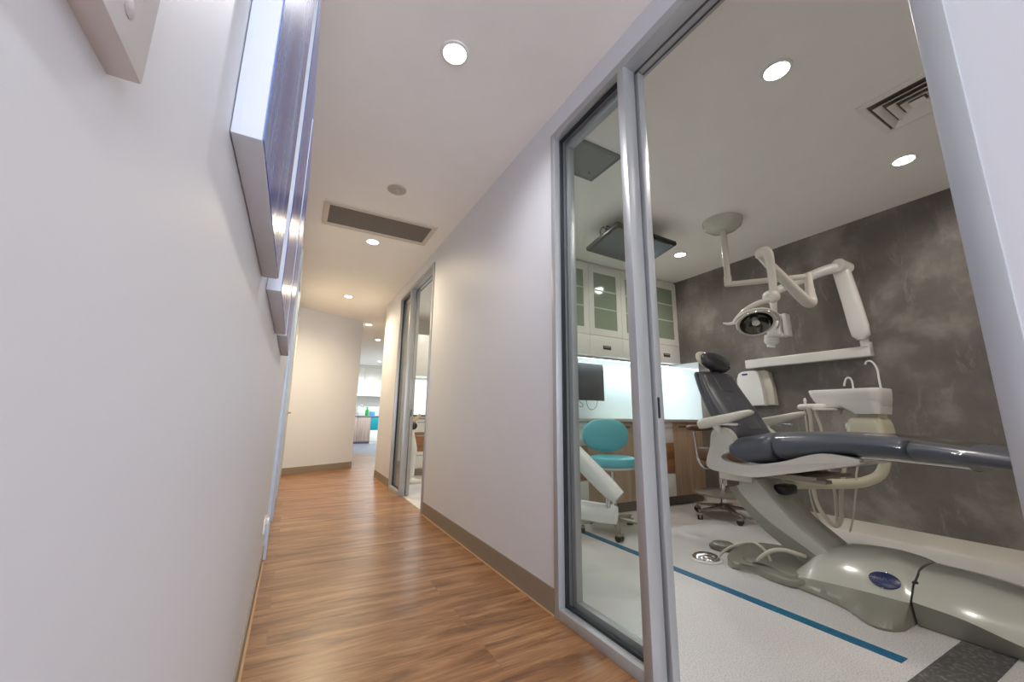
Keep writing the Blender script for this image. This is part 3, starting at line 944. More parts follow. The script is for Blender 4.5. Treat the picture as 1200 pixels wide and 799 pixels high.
# columns: local x -> along the back, local y -> away from the seat
Rb = Matrix(((0.60, -0.80, 0.0), (-0.80, -0.60, 0.0), (0.0, 0.0, 1.0)))
Rb = Matrix(((0.919, -0.394, 0.0), (0.394, 0.919, 0.0), (0.0, 0.0, 1.0))).transposed()
MB().superell(bc, 0.214, 0.042, 0.146, 2.25, Rb, 36, 22).build('backrest', M['teal'], t)
MB().tube([(2.40, 2.62, 0.495), (2.49, 2.80, 0.49), (2.525, 2.865, 0.52), (2.53, 2.875, 0.62), (2.515, 2.835, 0.74)], 0.014).build('back_bar', M['cream'], t)

t = thing('assistant_stool', 'brown padded stool on castors behind the head of the dental chair', 'stool', (3.68, 2.50, 0))
star_base(t, 3.68, 2.50, 22, 0.28, 0)
MB().cyl((3.68, 2.50, 0.13), (3.68, 2.50, 0.34), 0.028).cyl((3.68, 2.50, 0.33), (3.68, 2.50, 0.53), 0.018).build('gas_lift', M['chrome'], t)
MB().lathe([(0.0, 0.205), (0.24, 0.205), (0.262, 0.212), (0.262, 0.228), (0.24, 0.235), (0.0, 0.235)], (3.68, 2.50, 0), n=40).build('foot_plate', M['base_metal'], t)
MB().lathe([(0.0, 0.52), (0.20, 0.52), (0.218, 0.54), (0.220, 0.60), (0.205, 0.632), (0.0, 0.645)], (3.68, 2.50, 0), n=40).build('seat', M['brownpad'], t)
MB().tube([(3.64, 2.49, 0.505), (3.50, 2.49, 0.462), (3.41, 2.50, 0.475), (3.345, 2.50, 0.56), (3.325, 2.50, 0.68), (3.31, 2.50, 0.80)], 0.014, 14).build('arm_tube', M['chrome'], t)
MB().superell((3.40, 2.50, 0.826), 0.165, 0.045, 0.027, 3.2, Matrix.Rotation(0.02, 3, 'Y')).build('arm_pad', M['brownpad'], t)
MB().tube([(3.52, 2.44, 0.53), (3.46, 2.40, 0.525), (3.42, 2.39, 0.525)], [0.008, 0.008, 0.013], 10).build('height_lever', M['cream'], t)

# white articulated arm behind the sidelight, carried by the back of the corridor wall
t = thing('delivery_arm', 'white jointed equipment arm behind the glass sidelight, in front of the teal stool', 'equipment arm', (XI, 2.30, 0.30))
MB().box(XI + 0.001, XI + 0.05, 2.24, 2.36, 0.22, 0.42, 0.012).build('wall_mount', M['cream'], t)
MB().tube([(1.31, 2.32, 0.375), (1.50, 2.15, 0.365), (1.70, 1.94, 0.345), (1.745, 1.88, 0.340)], [0.050, 0.054, 0.056, 0.050], 20).build('lower_arm', M['gloss'], t)
MB().cyl((1.70, 1.90, 0.36), (1.70, 1.90, 0.47), 0.014).build('pivot', M['chrome'], t)
MB().tube([(1.735, 1.845, 0.445), (1.70, 1.90, 0.50), (1.60, 2.05, 0.665), (1.49, 2.22, 0.86), (1.455, 2.27, 0.92)], [0.044, 0.055, 0.056, 0.050, 0.045], 20).build('upper_arm', M['gloss'], t)
MB().box(1.33, 1.47, 2.20, 2.45, 0.93, 0.985, 0.02, 3).cyl((1.45, 2.28, 0.90), (1.45, 2.28, 0.95), 0.03).build('tray_head', M['gloss'], t)

# ---------------------------------------------------------------- dental chair
CX = 2.81
t = thing('dental_chair', 'slate blue reclining dental chair on a low putty coloured base', 'dental chair', (CX, 1.30, 0))
chair = t
def mir(o_ring):
    """near half (x below CX) listed from the top to the floor -> closed ring"""
    return o_ring + [(2 * CX - x, y, z) for x, y, z in reversed(o_ring)]

# floor plate
pl = cr([(2.53, 1.30), (2.522, 1.58), (2.480, 1.64), (2.510, 1.715), (2.60, 1.765), (2.80, 1.83), (2.98, 1.83), (3.10, 1.75), (3.115, 1.58), (3.09, 1.30)], 5, True)
f = MB().prism(pl, 'z', 0.0, 0.044, 0.016, 4)
pl2 = [(CX + (x - CX) * 0.80, 1.42 + (y - 1.42) * 0.78) for x, y in pl]
f.prism(pl2, 'z', 0.03, 0.056, 0.011, 3)
f.build('floor_plate', M['putty_dark_shaded'], chair)

# base body, swept along its length; light flank above, flared flank below, its shade put into the colour
def base_rings(stations, lo):
    rings = []
    for s in cr(stations, 4):
        y, xt, zt, xc_, zc, xm, zm, xb = s
        if lo:
            rings.append(mir([(xc_ + 0.006, y, zc + 0.003), (xc_, y, zc), (xm, y, zm), (xb - 0.006, y, 0.012), (xb, y, 0.0)]))
        else:
            rings.append(mir([(CX - 0.06, y, zt + 0.014), (xt + 0.018, y, zt + 0.004), (xt, y, zt - 0.012), (0.5 * (xt + xc_) - 0.008, y, 0.5 * (zt + zc) + 0.008), (xc_, y, zc), (xc_ + 0.01, y, zc - 0.004)]))
    return rings
ST = [(1.400, 2.70, 0.040, 2.600, 0.026, 2.56, 0.012, 2.54),
      (1.350, 2.69, 0.110, 2.575, 0.044, 2.545, 0.02, 2.525),
      (1.280, 2.68, 0.172, 2.558, 0.060, 2.545, 0.03, 2.512),
      (1.180, 2.672, 0.208, 2.550, 0.072, 2.54, 0.034, 2.498),
      (1.080, 2.67, 0.222, 2.545, 0.082, 2.52, 0.040, 2.462),
      (1.000, 2.67, 0.226, 2.542, 0.088, 2.47, 0.050, 2.400),
      (0.940, 2.67, 0.222, 2.540, 0.092, 2.435, 0.055, 2.372),
      (0.895, 2.67, 0.214, 2.540, 0.094, 2.440, 0.055, 2.392),
      (0.866, 2.675, 0.206, 2.545, 0.096, 2.480, 0.05, 2.450)]
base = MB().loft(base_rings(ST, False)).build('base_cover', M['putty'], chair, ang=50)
MB().loft(base_rings(ST, True)).build('base_skirt', M['putty_dark_shaded'], chair, ang=50)
SB = [(0.856, 2.67, 0.203, 2.545, 0.104, 2.555, 0.05, 2.572),
      (0.70, 2.67, 0.199, 2.543, 0.094, 2.555, 0.05, 2.574),
      (0.55, 2.67, 0.182, 2.543, 0.062, 2.560, 0.03, 2.577),
      (0.35, 2.67, 0.165, 2.545, 0.034, 2.563, 0.016, 2.578),
      (0.10, 2.68, 0.150, 2.550, 0.024, 2.566, 0.012, 2.58)]
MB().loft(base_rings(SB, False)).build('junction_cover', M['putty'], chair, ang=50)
MB().loft(base_rings(SB, True)).build('junction_skirt', M['putty_dark_shaded'], chair, ang=50)  # shade of the undercut side painted in as darker putty
MB().box(CX - 0.20, CX + 0.20, 0.845, 0.872, 0.02, 0.175, 0.01).build('joint_seal', M['gasket'], chair)

# oval navy badge on the near flank
nb = Vector((-0.707, 0, 0.707))
cb_ = Vector((2.588, 0.960, 0.151))
ax_u = Vector((0, -1, 0)); ax_v = Vector((0.707, 0, 0.707))
def oval(mb, c, a, b, n0, n1, k=40):
    mb.loft([[tuple(c + ax_u * a * s * math.cos(2 * PI * i / k) + ax_v * b * s * math.sin(2 * PI * i / k) + nb * d) for i in range(k)] for d, s in ((n0, 1.0), (n1, 1.0), (n1 + 0.001, 0.96))])
mbb = MB(); oval(mbb, cb_, 0.060, 0.039, -0.006, 0.004)
bd = mbb.build('badge', M['badge'], chair)
bd['label'] = 'oval navy badge with worn pale lettering'
ink = MB()
def stroke(pts, r=0.0012):
    ink.tube([tuple(cb_ + ax_u * u + ax_v * v + nb * 0.0052) for u, v in pts], r, 6, 4)
stroke([(-0.047, 0.004), (-0.043, 0.012), (-0.036, 0.010), (-0.037, 0.000), (-0.043, -0.006), (-0.036, -0.011), (-0.028, -0.006)])
stroke([(-0.026, 0.006), (-0.022, -0.008), (-0.016, 0.004), (-0.012, -0.009)])
stroke([(-0.007, -0.008), (-0.004, 0.008), (0.002, -0.002), (0.006, 0.009), (0.010, -0.008)])
stroke([(0.014, -0.006), (0.020, 0.008), (0.025, -0.007)])
stroke([(0.028, 0.008), (0.028, -0.008), (0.036, -0.006)])
stroke([(0.039, 0.006), (0.046, 0.004), (0.040, -0.003), (0.046, -0.008)])
stroke([(-0.040, -0.016), (-0.015, -0.021), (0.015, -0.021), (0.040, -0.016)], 0.0008)
ink.build('badge_lettering', M['badge_ink'], bd)
sc_ = MB()
for v in (0.041, -0.041):
    p = cb_ + ax_v * v + nb * 0.003
    sc_.lathe([(0.0032, 0.0), (0.0032, 0.002), (0.0, 0.0028)], p, nb, 14)
sc_.build('badge_studs', M['chrome'], bd)

# lifting arm between base and seat
LK = [((1.06, 0.05), (1.16, 0.06), (1.30, 0.015)),
      ((1.225, 0.196), (1.300, 0.160), (1.395, 0.105)),
      ((1.385, 0.318), (1.530, 0.284), (1.600, 0.240)),
      ((1.535, 0.485), (1.680, 0.408), (1.750, 0.390)),
      ((1.575, 0.530), (1.720, 0.470), (1.785, 0.448))]
ru, rl = [], []
for q in cr([a + b + c for a, b, c in LK], 5):
    T_, C_, D_ = q[0:2], q[2:4], q[4:6]
    ru.append([(2.695, T_[0], T_[1]), (2.68, T_[0] + 0.012, T_[1] - 0.006), (2.68, C_[0], C_[1]), (2.70, C_[0] + 0.02, C_[1] - 0.01), (2.92, C_[0] + 0.02, C_[1] - 0.01), (2.94, C_[0], C_[1]), (2.94, T_[0] + 0.012, T_[1] - 0.006), (2.925, T_[0], T_[1])])
    rl.append([(2.682, C_[0] - 0.012, C_[1] + 0.006), (2.681, C_[0], C_[1]), (2.695, D_[0], D_[1]), (2.925, D_[0], D_[1]), (2.939, C_[0], C_[1]), (2.938, C_[0] - 0.012, C_[1] + 0.006)])
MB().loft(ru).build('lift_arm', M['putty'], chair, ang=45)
MB().loft(rl).build('lift_arm_underside', M['putty_dark_shaded'], chair, ang=45)  # chamfer shade painted in with the darker putty
MB().box(2.655, 2.965, 1.60, 1.83, 0.500, 0.566, 0.012).box(2.70, 2.965, 1.56, 1.72, 0.43, 0.51, 0.012).build('tilt_bracket', M['cream'], chair)
MB().cyl((2.70, 1.845, 0.46), (2.70, 1.845, 0.56), 0.012).cyl((2.73, 1.825, 0.45), (2.73, 1.825, 0.56), 0.010).build('hydraulic_rod', M['chrome'], chair)
MB().box(2.76, 2.90, 1.45, 1.53, 0.44, 0.50, 0.015).build('motor_housing', M['black'], chair)

# white side frames hooking up to the backrest
HK = cr([(1.780, 0.800), (1.757, 0.835), (1.70, 0.853), (1.655, 0.832), (1.622, 0.770), (1.655, 0.700), (1.710, 0.678), (1.722, 0.656), (1.690, 0.636),
         (1.60, 0.624), (1.523, 0.628), (1.42, 0.648), (1.32, 0.672), (1.142, 0.728), (0.985, 0.716), (0.972, 0.703), (0.985, 0.684), (1.194, 0.631), (1.353, 0.593), (1.53, 0.555),
         (1.727, 0.564), (1.786, 0.570), (1.829, 0.590), (1.824, 0.645), (1.795, 0.720)], 4, True)
for xa, xb in ((2.536, 2.592), (2 * CX - 2.592, 2 * CX - 2.536)):
    MB().prism(HK, 'x', xa, xb, 0.018, 4).build('side_frame', M['frame'], chair)
UN = [(1.60, 0.618), (1.42, 0.640), (1.32, 0.665), (1.142, 0.722), (1.01, 0.710), (1.03, 0.690), (1.215, 0.640), (1.376, 0.598), (1.545, 0.564), (1.741, 0.572), (1.76, 0.60)]
MB().prism(UN, 'x', 2.585, 2 * CX - 2.585, 0.01).build('seat_pan', M['cream'], chair)
sl = MB().box(2.60, 3.02, 1.20, 1.55, 0.575, 0.592, 0.004).box(2.63, 2.70, 1.17, 1.56, 0.555, 0.576, 0.003)
sl.build('slide_rail', M['base_metal'], chair)

# upholstery
def zb(y): return float(np.interp(y, [0.1, 0.486, 0.656, 0.905, 1.06, 1.34, 1.55, 1.62, 1.80], [0.655, 0.698, 0.710, 0.719, 0.718, 0.667, 0.622, 0.632, 0.65]))
def zt(y): return float(np.interp(y, [0.1, 0.52, 0.78, 0.945, 1.18, 1.44, 1.69, 1.82], [0.725, 0.793, 0.829, 0.840, 0.845, 0.831, 0.787, 0.745]))
def cush(ys, hw, shrink=0.0):
    return [(CX, y, (zb(y) + zt(y)) / 2, hw - shrink, (zt(y) - zb(y)) / 2) for y in ys]
MB().pad(cush([1.672, 1.63, 1.57, 1.50, 1.44, 1.392], 0.284), 3.0, 36, 0.045).build('seat_cushion', M['vinylblue'], chair)
MB().pad(cush([1.396, 1.34, 1.22, 1.10, 1.0, 0.90, 0.796], 0.270), 2.8, 36, 0.022).build('thigh_cushion', M['vinylblue'], chair)
MB().pad(cush([0.800, 0.70, 0.60, 0.48, 0.35, 0.22, 0.12], 0.250), 2.5, 36, 0.022).build('leg_cushion', M['vinylblue'], chair)
sv = MB()
rings = []
for y in np.linspace(0.985, 0.60, 16):
    c, h = (zb(y) + zt(y)) / 2, (zt(y) - zb(y)) / 2
    f_ = lambda v: math.copysign(abs(v) ** (2 / 2.5), v)
    rings.append([(CX + 0.274 * f_(math.cos(2 * PI * k / 48)), y, c - 0.004 + (h + 0.006 + (0.010 if math.sin(2 * PI * k / 48) < 0 else 0)) * f_(math.sin(2 * PI * k / 48))) for k in range(48)])
sv.loft(rings, False).build('plastic_sleeve', M['sleeve'], chair)['label'] = 'clear plastic protective sleeve'

# backrest
BK = [(CX, 1.655, 0.765, 0.225, 0.045), (CX, 1.690, 0.83, 0.232, 0.060), (CX, 1.745, 0.93, 0.232, 0.058), (CX, 1.800, 1.03, 0.226, 0.052), (CX, 1.848, 1.13, 0.215, 0.042), (CX, 1.885, 1.22, 0.198, 0.034), (CX, 1.90, 1.255, 0.190, 0.030)]
MB().pad(BK, 2.6, 36, 0.04).build('backrest', M['vinyldark'], chair)
# raised centre panels of the backrest, split by a cross seam
def inset(i0, i1, w, lift):
    s = cr(BK, 6)
    return [(x, y - lift * 0.9, z - lift * 0.4 * 0 , w * (hw / 0.23), h * 0.86) for x, y, z, hw, h in s[i0:i1]]
MB().pad([tuple(v) for v in inset(4, 21, 0.125, 0.015)], 3.2, 28, 0.02, 1).build('lower_back_panel', M['vinyldark'], chair)
MB().pad([tuple(v) for v in inset(21, 35, 0.125, 0.015)], 3.2, 28, 0.02, 1).build('upper_back_panel', M['vinyldark'], chair)
SH = [(CX, y + 0.032, z, hw + 0.006, h * 0.72) for x, y, z, hw, h in BK[1:]]
MB().pad(SH, 3.0, 32, 0.03).build('back_shell', M['vinyldark'], chair)

# headrest
rot = Matrix.Rotation(math.radians(-24), 3, 'X') @ Matrix.Rotation(math.radians(9), 3, 'Y')
MB().superell((2.818, 1.890, 1.337), 0.145, 0.054, 0.074, 2.5, rot, 36, 22).build('headrest', M['headblk'], chair)
MB().box(-0.030, 0.030, -0.010, 0.010, -0.13, 0.09, 0.006, 2, Matrix.Translation((CX, 1.925, 1.28)) @ Matrix.Rotation(math.radians(-20), 4, 'X')).build('headrest_stem', M['base_metal'], chair)
MB().superell((2.805, 1.925, 1.352), 0.142, 0.030, 0.070, 2.6, rot, 32, 18).build('headrest_shell', M['beige'], chair)

# armrests
for xs in (2.5, 2 * CX - 2.5):
    a = MB()
    rings = []
    for y, z, hh, hw in ((1.838, 0.872, 0.020, 0.020), (1.826, 0.873, 0.033, 0.028), (1.79, 0.879, 0.036, 0.031), (1.70, 0.896, 0.034, 0.032), (1.60, 0.919, 0.029, 0.032), (1.52, 0.940, 0.023, 0.030), (1.475, 0.951, 0.017, 0.026), (1.457, 0.954, 0.009, 0.015)):
        f_ = lambda v: math.copysign(abs(v) ** (2 / 3.0), v)
        rings.append([(xs + hw * f_(math.cos(2 * PI * k / 24)), y, z + hh * f_(math.sin(2 * PI * k / 24))) for k in range(24)])
    a.loft(rings)
    arm = a.build('armrest', M['cream'], chair)
    sx = 2.56 if xs < CX else 2 * CX - 2.56
    MB().tube([(sx, 1.72, 0.82), (xs + (sx - xs) * 0.3, 1.72, 0.855), (xs, 1.71, 0.885)], 0.022).build('arm_post', M['gloss'], arm)
    MB().box(xs - 0.012, xs + 0.012, 1.55, 1.74, 0.868, 0.884, 0.004, 2).build('arm_bracket', M['chrome'], arm)

# ---------------------------------------------------------------- cuspidor unit
t = thing('cuspidor_unit', 'white spittoon unit with two thin taps standing behind the dental chair', 'dental unit', (3.57, 1.29, 0.5))
unit = t
def sq(x0, x1, y0, y1, z, r=0.05, n=6):
    pts = []
    for cx_, cy_, a in ((x1 - r, y1 - r, 0), (x0 + r, y1 - r, 90), (x0 + r, y0 + r, 180), (x1 - r, y0 + r, 270)):
        for k in range(n + 1):
            q = math.radians(a + 90 * k / n)
            pts.append((cx_ + r * math.cos(q), cy_ + r * math.sin(q), z))
    return pts
# bowl: shallow and long, underside sweeping up at the far end
rg = [sq(3.49, 3.71, 1.16, 1.53, 1.000, 0.05), sq(3.475, 3.725, 1.145, 1.565, 1.012, 0.06), sq(3.465, 3.735, 1.140, 1.592, 1.05, 0.06), sq(3.460, 3.740, 1.137, 1.612, 1.09, 0.06), sq(3.460, 3.740, 1.136, 1.622, 1.125, 0.06), sq(3.465, 3.735, 1.141, 1.617, 1.133, 0.055),
      sq(3.478, 3.722, 1.154, 1.604, 1.133, 0.05), sq(3.50, 3.70, 1.26, 1.58, 1.10, 0.05), sq(3.53, 3.67, 1.32, 1.52, 1.07, 0.05)]
rg = [[(x, 1.375 + (y - 1.375) * 0.90, z) for x, y, z in q] for q in rg]
MB().loft(rg).build('bowl', M['gloss'], unit, ang=50)
MB().loft([sq(3.480, 3.720, 1.182, 1.33, 0.955, 0.03), sq(3.474, 3.726, 1.176, 1.37, 0.985, 0.04), sq(3.468, 3.732, 1.172, 1.41, 1.012, 0.05), sq(3.466, 3.734, 1.170, 1.44, 1.046, 0.05)]).build('drain_housing', M['gloss'], unit, ang=50)
MB().box(3.53, 3.67, 1.20, 1.31, 0.925, 0.960, 0.006).build('neck', M['beige'], unit)
MB().box(3.50, 3.70, 1.19, 1.44, 0.988, 1.002, 0.003).build('under_plate', M['base_metal'], unit)
MB().box(3.55, 3.60, 1.43, 1.48, 0.955, 1.0, 0.008).build('valve_knob', M['gloss'], unit)
MB().loft([sq(3.495, 3.705, 1.180, 1.395, 0.700, 0.04), sq(3.482, 3.718, 1.172, 1.402, 0.715, 0.04), sq(3.480, 3.720, 1.172, 1.402, 0.76, 0.04), sq(3.486, 3.714, 1.180, 1.385, 0.88, 0.04), sq(3.492, 3.708, 1.188, 1.375, 0.915, 0.04), sq(3.51, 3.69, 1.20, 1.36, 0.930, 0.03)]).build('column_cover', M['beige'], unit, ang=50)
MB().superell((3.59, 1.395, 0.865), 0.02, 0.03, 0.035, 2.2).build('cover_latch', M['gloss'], unit)
MB().tube([(3.63, 1.358, 1.13), (3.63, 1.357, 1.19), (3.63, 1.368, 1.222), (3.63, 1.388, 1.222), (3.63, 1.402, 1.195), (3.63, 1.410, 1.165)], 0.0065, 10).build('rinse_spout', M['gloss'], unit)
MB().tube([(3.65, 1.205, 1.13), (3.65, 1.207, 1.20), (3.65, 1.208, 1.271), (3.65, 1.222, 1.315), (3.65, 1.240, 1.336), (3.65, 1.260, 1.335), (3.65, 1.272, 1.314)], 0.0065, 10).build('cup_filler', M['gloss'], unit)
MB().tube([(2.984, 1.612, 0.475), (3.22, 1.50, 0.475), (3.42, 1.40, 0.478), (3.51, 1.33, 0.495), (3.56, 1.26, 0.545), (3.575, 1.225, 0.63), (3.58, 1.215, 0.73)], 0.033, 18).build('support_arm', M['beige'], unit)
# assistant's instrument rail with suction tubes
ra = MB().tube([(3.42, 1.640, 1.008), (3.42, 1.625, 1.008), (3.43, 1.56, 1.011), (3.47, 1.50, 1.013), (3.52, 1.46, 1.02)], [0.012, 0.021, 0.021, 0.020, 0.018], 16)
rail = ra.build('instrument_rail', M['gloss'], unit)
MB().cyl((3.42, 1.590, 1.01), (3.42, 1.588, 1.055), 0.009).cyl((3.42, 1.588, 1.05), (3.42, 1.588, 1.075), 0.012, 0.006).build('handpiece', M['gloss'], rail)
MB().tube([(3.42, 1.575, 1.01), (3.42, 1.566, 0.94), (3.42, 1.568, 0.86), (3.42, 1.576, 0.70), (3.44, 1.60, 0.55), (3.45, 1.62, 0.40), (3.45, 1.60, 0.28), (3.45, 1.54, 0.19), (3.45, 1.50, 0.18), (3.45, 1.47, 0.24), (3.45, 1.45, 0.40), (3.45, 1.40, 0.62)], 0.013, 12).build('suction_hose', M['hose'], rail)
MB().tube([(3.44, 1.535, 1.005), (3.43, 1.53, 0.95), (3.42, 1.505, 0.83), (3.42, 1.50, 0.62), (3.45, 1.49, 0.42), (3.45, 1.50, 0.21), (3.45, 1.50, 0.17)], 0.009, 12).build('spray_hose', M['hose'], rail)
MB().tube([(3.42, 1.60, 1.0), (3.42, 1.60, 0.80), (3.44, 1.63, 0.55), (3.45, 1.648, 0.38), (3.45, 1.63, 0.245), (3.45, 1.60, 0.17)], 0.006, 10).build('air_line', M['hose'], rail)
MB().tube([(3.53, 1.32, 0.72), (3.47, 1.35, 0.56), (3.45, 1.36, 0.45), (3.45, 1.405, 0.24), (3.45, 1.432, 0.155)], 0.006, 10).build('drain_line', M['hose'], unit)
MB().box(3.40, 3.52, 1.42, 1.54, 0.982, 0.996, 0.003).build('instrument_bracket', M['gloss'], unit)

# ---------------------------------------------------------------- foot controls
t = thing('foot_pedal', 'round chrome foot pedal on the floor before the chair plate', 'foot pedal', (2.485, 1.852, 0))
MB().lathe([(0.0, 0.0), (0.098, 0.0), (0.100, 0.006), (0.094, 0.012), (0.0, 0.012)], (2.485, 1.852, 0), n=40).build('base_plate', M['gloss'], t)
MB().lathe([(0.084, 0.012), (0.083, 0.018), (0.070, 0.030), (0.040, 0.038), (0.0, 0.041)], (2.485, 1.852, 0), n=40).build('dome', M['chrome'], t)
t = thing('foot_switch', 'grey rubber foot switch beside the chrome foot pedal', 'foot switch', (2.80, 1.940, 0))
MB().lathe([(0.0, 0.0), (0.088, 0.0), (0.092, 0.010), (0.088, 0.022), (0.080, 0.024), (0.0, 0.024)], (2.80, 1.940, 0), n=36).build('body', M['greybox'], t)
MB().lathe([(0.074, 0.022), (0.073, 0.034), (0.062, 0.040), (0.0, 0.042)], (2.80, 1.940, 0), n=36).build('tread', M['putty_dark_shaded'], t)
cbm = MB().tube([(2.560, 1.805, 0.020), (2.575, 1.79, 0.050), (2.60, 1.745, 0.090), (2.62, 1.66, 0.135), (2.62, 1.595, 0.150), (2.62, 1.535, 0.118), (2.62, 1.51, 0.070)], 0.008, 10)
recenter(tag(cbm.build('pedal_cable', M['hose']), 'thin ivory cable arching from the chrome pedal over the floor plate', 'cable'), (2.535, 1.795, 0.0))
cbm = MB().tube([(2.555, 1.55, 0.068), (2.556, 1.525, 0.10), (2.575, 1.475, 0.142), (2.605, 1.42, 0.158), (2.64, 1.37, 0.148), (2.68, 1.345, 0.135)], 0.012, 12)
recenter(tag(cbm.build('supply_cable', M['hose']), 'thick ivory cable curving from the floor plate into the chair base', 'cable'), (2.59, 1.545, 0.05))

# ---------------------------------------------------------------- ceiling mounted operating lamp
t = thing('operating_lamp', 'ceiling mounted dental operating light with jointed arm above the chair', 'dental light', (3.2, 1.96, H))
lamp = t
MB().lathe([(0.162, 0.0), (0.162, -0.018), (0.150, -0.055), (0.115, -0.085), (0.060, -0.098), (0.0, -0.10)], (3.2, 1.96, H), n=44).build('ceiling_cover', M['putty'], lamp)
MB().cyl((3.2, 1.96, H - 0.09), (3.2, 1.96, 2.09), 0.026).cyl((3.2, 1.96, 2.13), (3.2, 1.96, 2.045), 0.031).build('drop_pole', M['cream'], lamp)
MB().tube([(3.2, 1.96, 2.062), (3.24, 1.915, 2.06), (3.40, 1.724, 2.06), (3.57, 1.52, 2.06)], 0.0235, 18, 3).build('swing_arm', M['cream'], lamp)
MB().cyl((3.57, 1.52, 2.085), (3.57, 1.52, 1.95), 0.030).cyl((3.57, 1.52, 1.95), (3.57, 1.52, 1.88), 0.034).build('elbow_pivot', M['cream'], lamp)
MB().tube([(3.57, 1.52, 1.90), (3.565, 1.515, 1.845), (3.52, 1.515, 1.825), (3.45, 1.52, 1.85), (3.25, 1.535, 1.965), (3.05, 1.55, 2.085), (2.98, 1.55, 2.125)], [0.036, 0.038, 0.040, 0.042, 0.038, 0.034, 0.034], 18, 4).build('spring_arm', M['cream'], lamp)
MB().tube([(2.985, 1.56, 2.118), (2.965, 1.54, 2.140), (2.955, 1.51, 2.135), (2.955, 1.488, 2.10), (2.965, 1.487, 2.0), (2.97, 1.49, 1.86), (2.97, 1.49, 1.79)], [0.036, 0.040, 0.040, 0.034, 0.029, 0.026, 0.024], 18, 5).build('drop_arm', M['cream'], lamp)
MB().superell((2.97, 1.492, 1.785), 0.038, 0.038, 0.045, 2.2).build('tilt_joint', M['cream'], lamp)
hc = Vector((2.945, 1.625, 1.615))
hn = Vector((-0.42, -0.40, -0.81)).normalized()
MB().tube([(2.97, 1.495, 1.765), (2.96, 1.545, 1.765), (2.955, 1.62, 1.755), (2.935, 1.70, 1.715), (2.91, 1.755, 1.655), (2.905, 1.765, 1.63)], [0.018, 0.020, 0.020, 0.018, 0.015, 0.012], 14).build('yoke', M['cream'], lamp)
hd = MB().lathe([(0.108, 0.012), (0.126, 0.010), (0.131, 0.0), (0.126, -0.012), (0.110, -0.040), (0.075, -0.062), (0.03, -0.070), (0.0, -0.070)], hc, hn, 44, False).build('lamp_shell', M['cream'], lamp)
MB().lathe([(0.109, 0.0125), (0.100, -0.006), (0.075, -0.032), (0.040, -0.046), (0.0, -0.050)], hc, hn, 44, False).build('reflector', plain('smoked_mirror_reflector', rgb(96, 94, 86), 0.10, metal=0.9), hd)
u_ = hn.orthogonal().normalized(); v_ = hn.cross(u_)
MB().cyl(tuple(hc - hn * 0.045), tuple(hc + hn * 0.006), 0.020, 0.026, 20).build('bulb_shield', M['gloss'], hd)
MB().torus(0.150, 0.0075, hc + hn * 0.020, hn, 40, 10, math.radians(-70), math.radians(120)).build('handle_ring', M['cream'], hd)
MB().torus(0.140, 0.005, hc + hn * 0.034, hn, 40, 10, math.radians(-60), math.radians(110)).build('handle_rod', M['chrome'], hd)
MB().tube([(2.915, 1.745, 1.640), (2.885, 1.79, 1.632), (2.86, 1.825, 1.640)], [0.014, 0.012, 0.007], 12).build('side_handle', M['gloss'], hd)

# ---------------------------------------------------------------- wall mounted x-ray arm
t = thing('xray_arm', 'white wall mounted dental x-ray machine on a folding arm', 'x-ray machine', (XD, 1.88, 1.47))
xr = t
MB().box(4.075, 4.155, 1.374, 2.405, 1.428, 1.516, 0.010, 3).build('wall_rail', M['gloss'], xr)
MB().box(4.15, XD, 1.70, 2.05, 1.44, 1.505, 0.005).build('wall_bracket', M['gloss'], xr)
MB().prism([(1.374, 1.45), (1.44, 1.516), (1.40, 1.56), (1.374, 1.55)], 'x', 4.08, 4.15, 0.006).cyl((4.09, 1.405, 1.51), (4.09, 1.405, 1.585), 0.030).build('swivel', M['gloss'], xr)
# riser: flat tapered arm leaning a little back
rings = []
for y, z, wy, wx in ((1.405, 1.565, 0.030, 0.020), (1.406, 1.60, 0.060, 0.036), (1.412, 1.68, 0.066, 0.040), (1.435, 1.90, 0.064, 0.040), (1.462, 2.12, 0.062, 0.040), (1.475, 2.22, 0.060, 0.040), (1.480, 2.265, 0.052, 0.036), (1.481, 2.292, 0.030, 0.022)):
    f_ = lambda v: math.copysign(abs(v) ** (2 / 3.2), v)
    rings.append([(4.05 + wx * f_(math.cos(2 * PI * k / 24)), y + wy * f_(math.sin(2 * PI * k / 24)), z) for k in range(24)])
MB().loft(rings).build('riser_arm', M['gloss'], xr, ang=60)
MB().cyl((4.09, 1.445, 2.20), (3.99, 1.465, 2.225), 0.058, 0.056).build('shoulder_joint', M['gloss'], xr)
MB().tube([(4.01, 1.49, 2.215), (3.93, 1.58, 2.185), (3.78, 1.74, 2.10), (3.66, 1.84, 2.03)], [0.046, 0.042, 0.038, 0.036], 18).build('forearm', M['gloss'], xr)
MB().superell((3.63, 1.845, 1.985), 0.065, 0.068, 0.060, 2.2).build('wrist_joint', M['gloss'], xr)
MB().tube([(3.62, 1.83, 1.96), (3.61, 1.825, 1.88), (3.60, 1.82, 1.79)], [0.034, 0.026, 0.018], 14).build('yoke_rod', M['gloss'], xr)
yk = MB()
yk.box(3.56, 3.64, 1.715, 1.750, 1.60, 1.80, 0.012, 3).box(3.56, 3.64, 1.75, 1.86, 1.765, 1.80, 0.012, 3).box(3.56, 3.64, 1.75, 1.80, 1.60, 1.64, 0.012, 3)
yk.build('yoke_frame', M['gloss'], xr)
MB().box(3.53, 3.66, 1.765, 1.875, 1.605, 1.745, 0.022, 3).build('tube_head', M['gloss'], xr)
MB().lathe([(0.058, 0.0), (0.058, -0.05), (0.045, -0.075), (0.034, -0.08), (0.034, -0.10), (0.0, -0.10)], (3.60, 1.862, 1.63), (0.05, -0.15, 1), 28).build('aiming_cone', M['gloss'], xr)

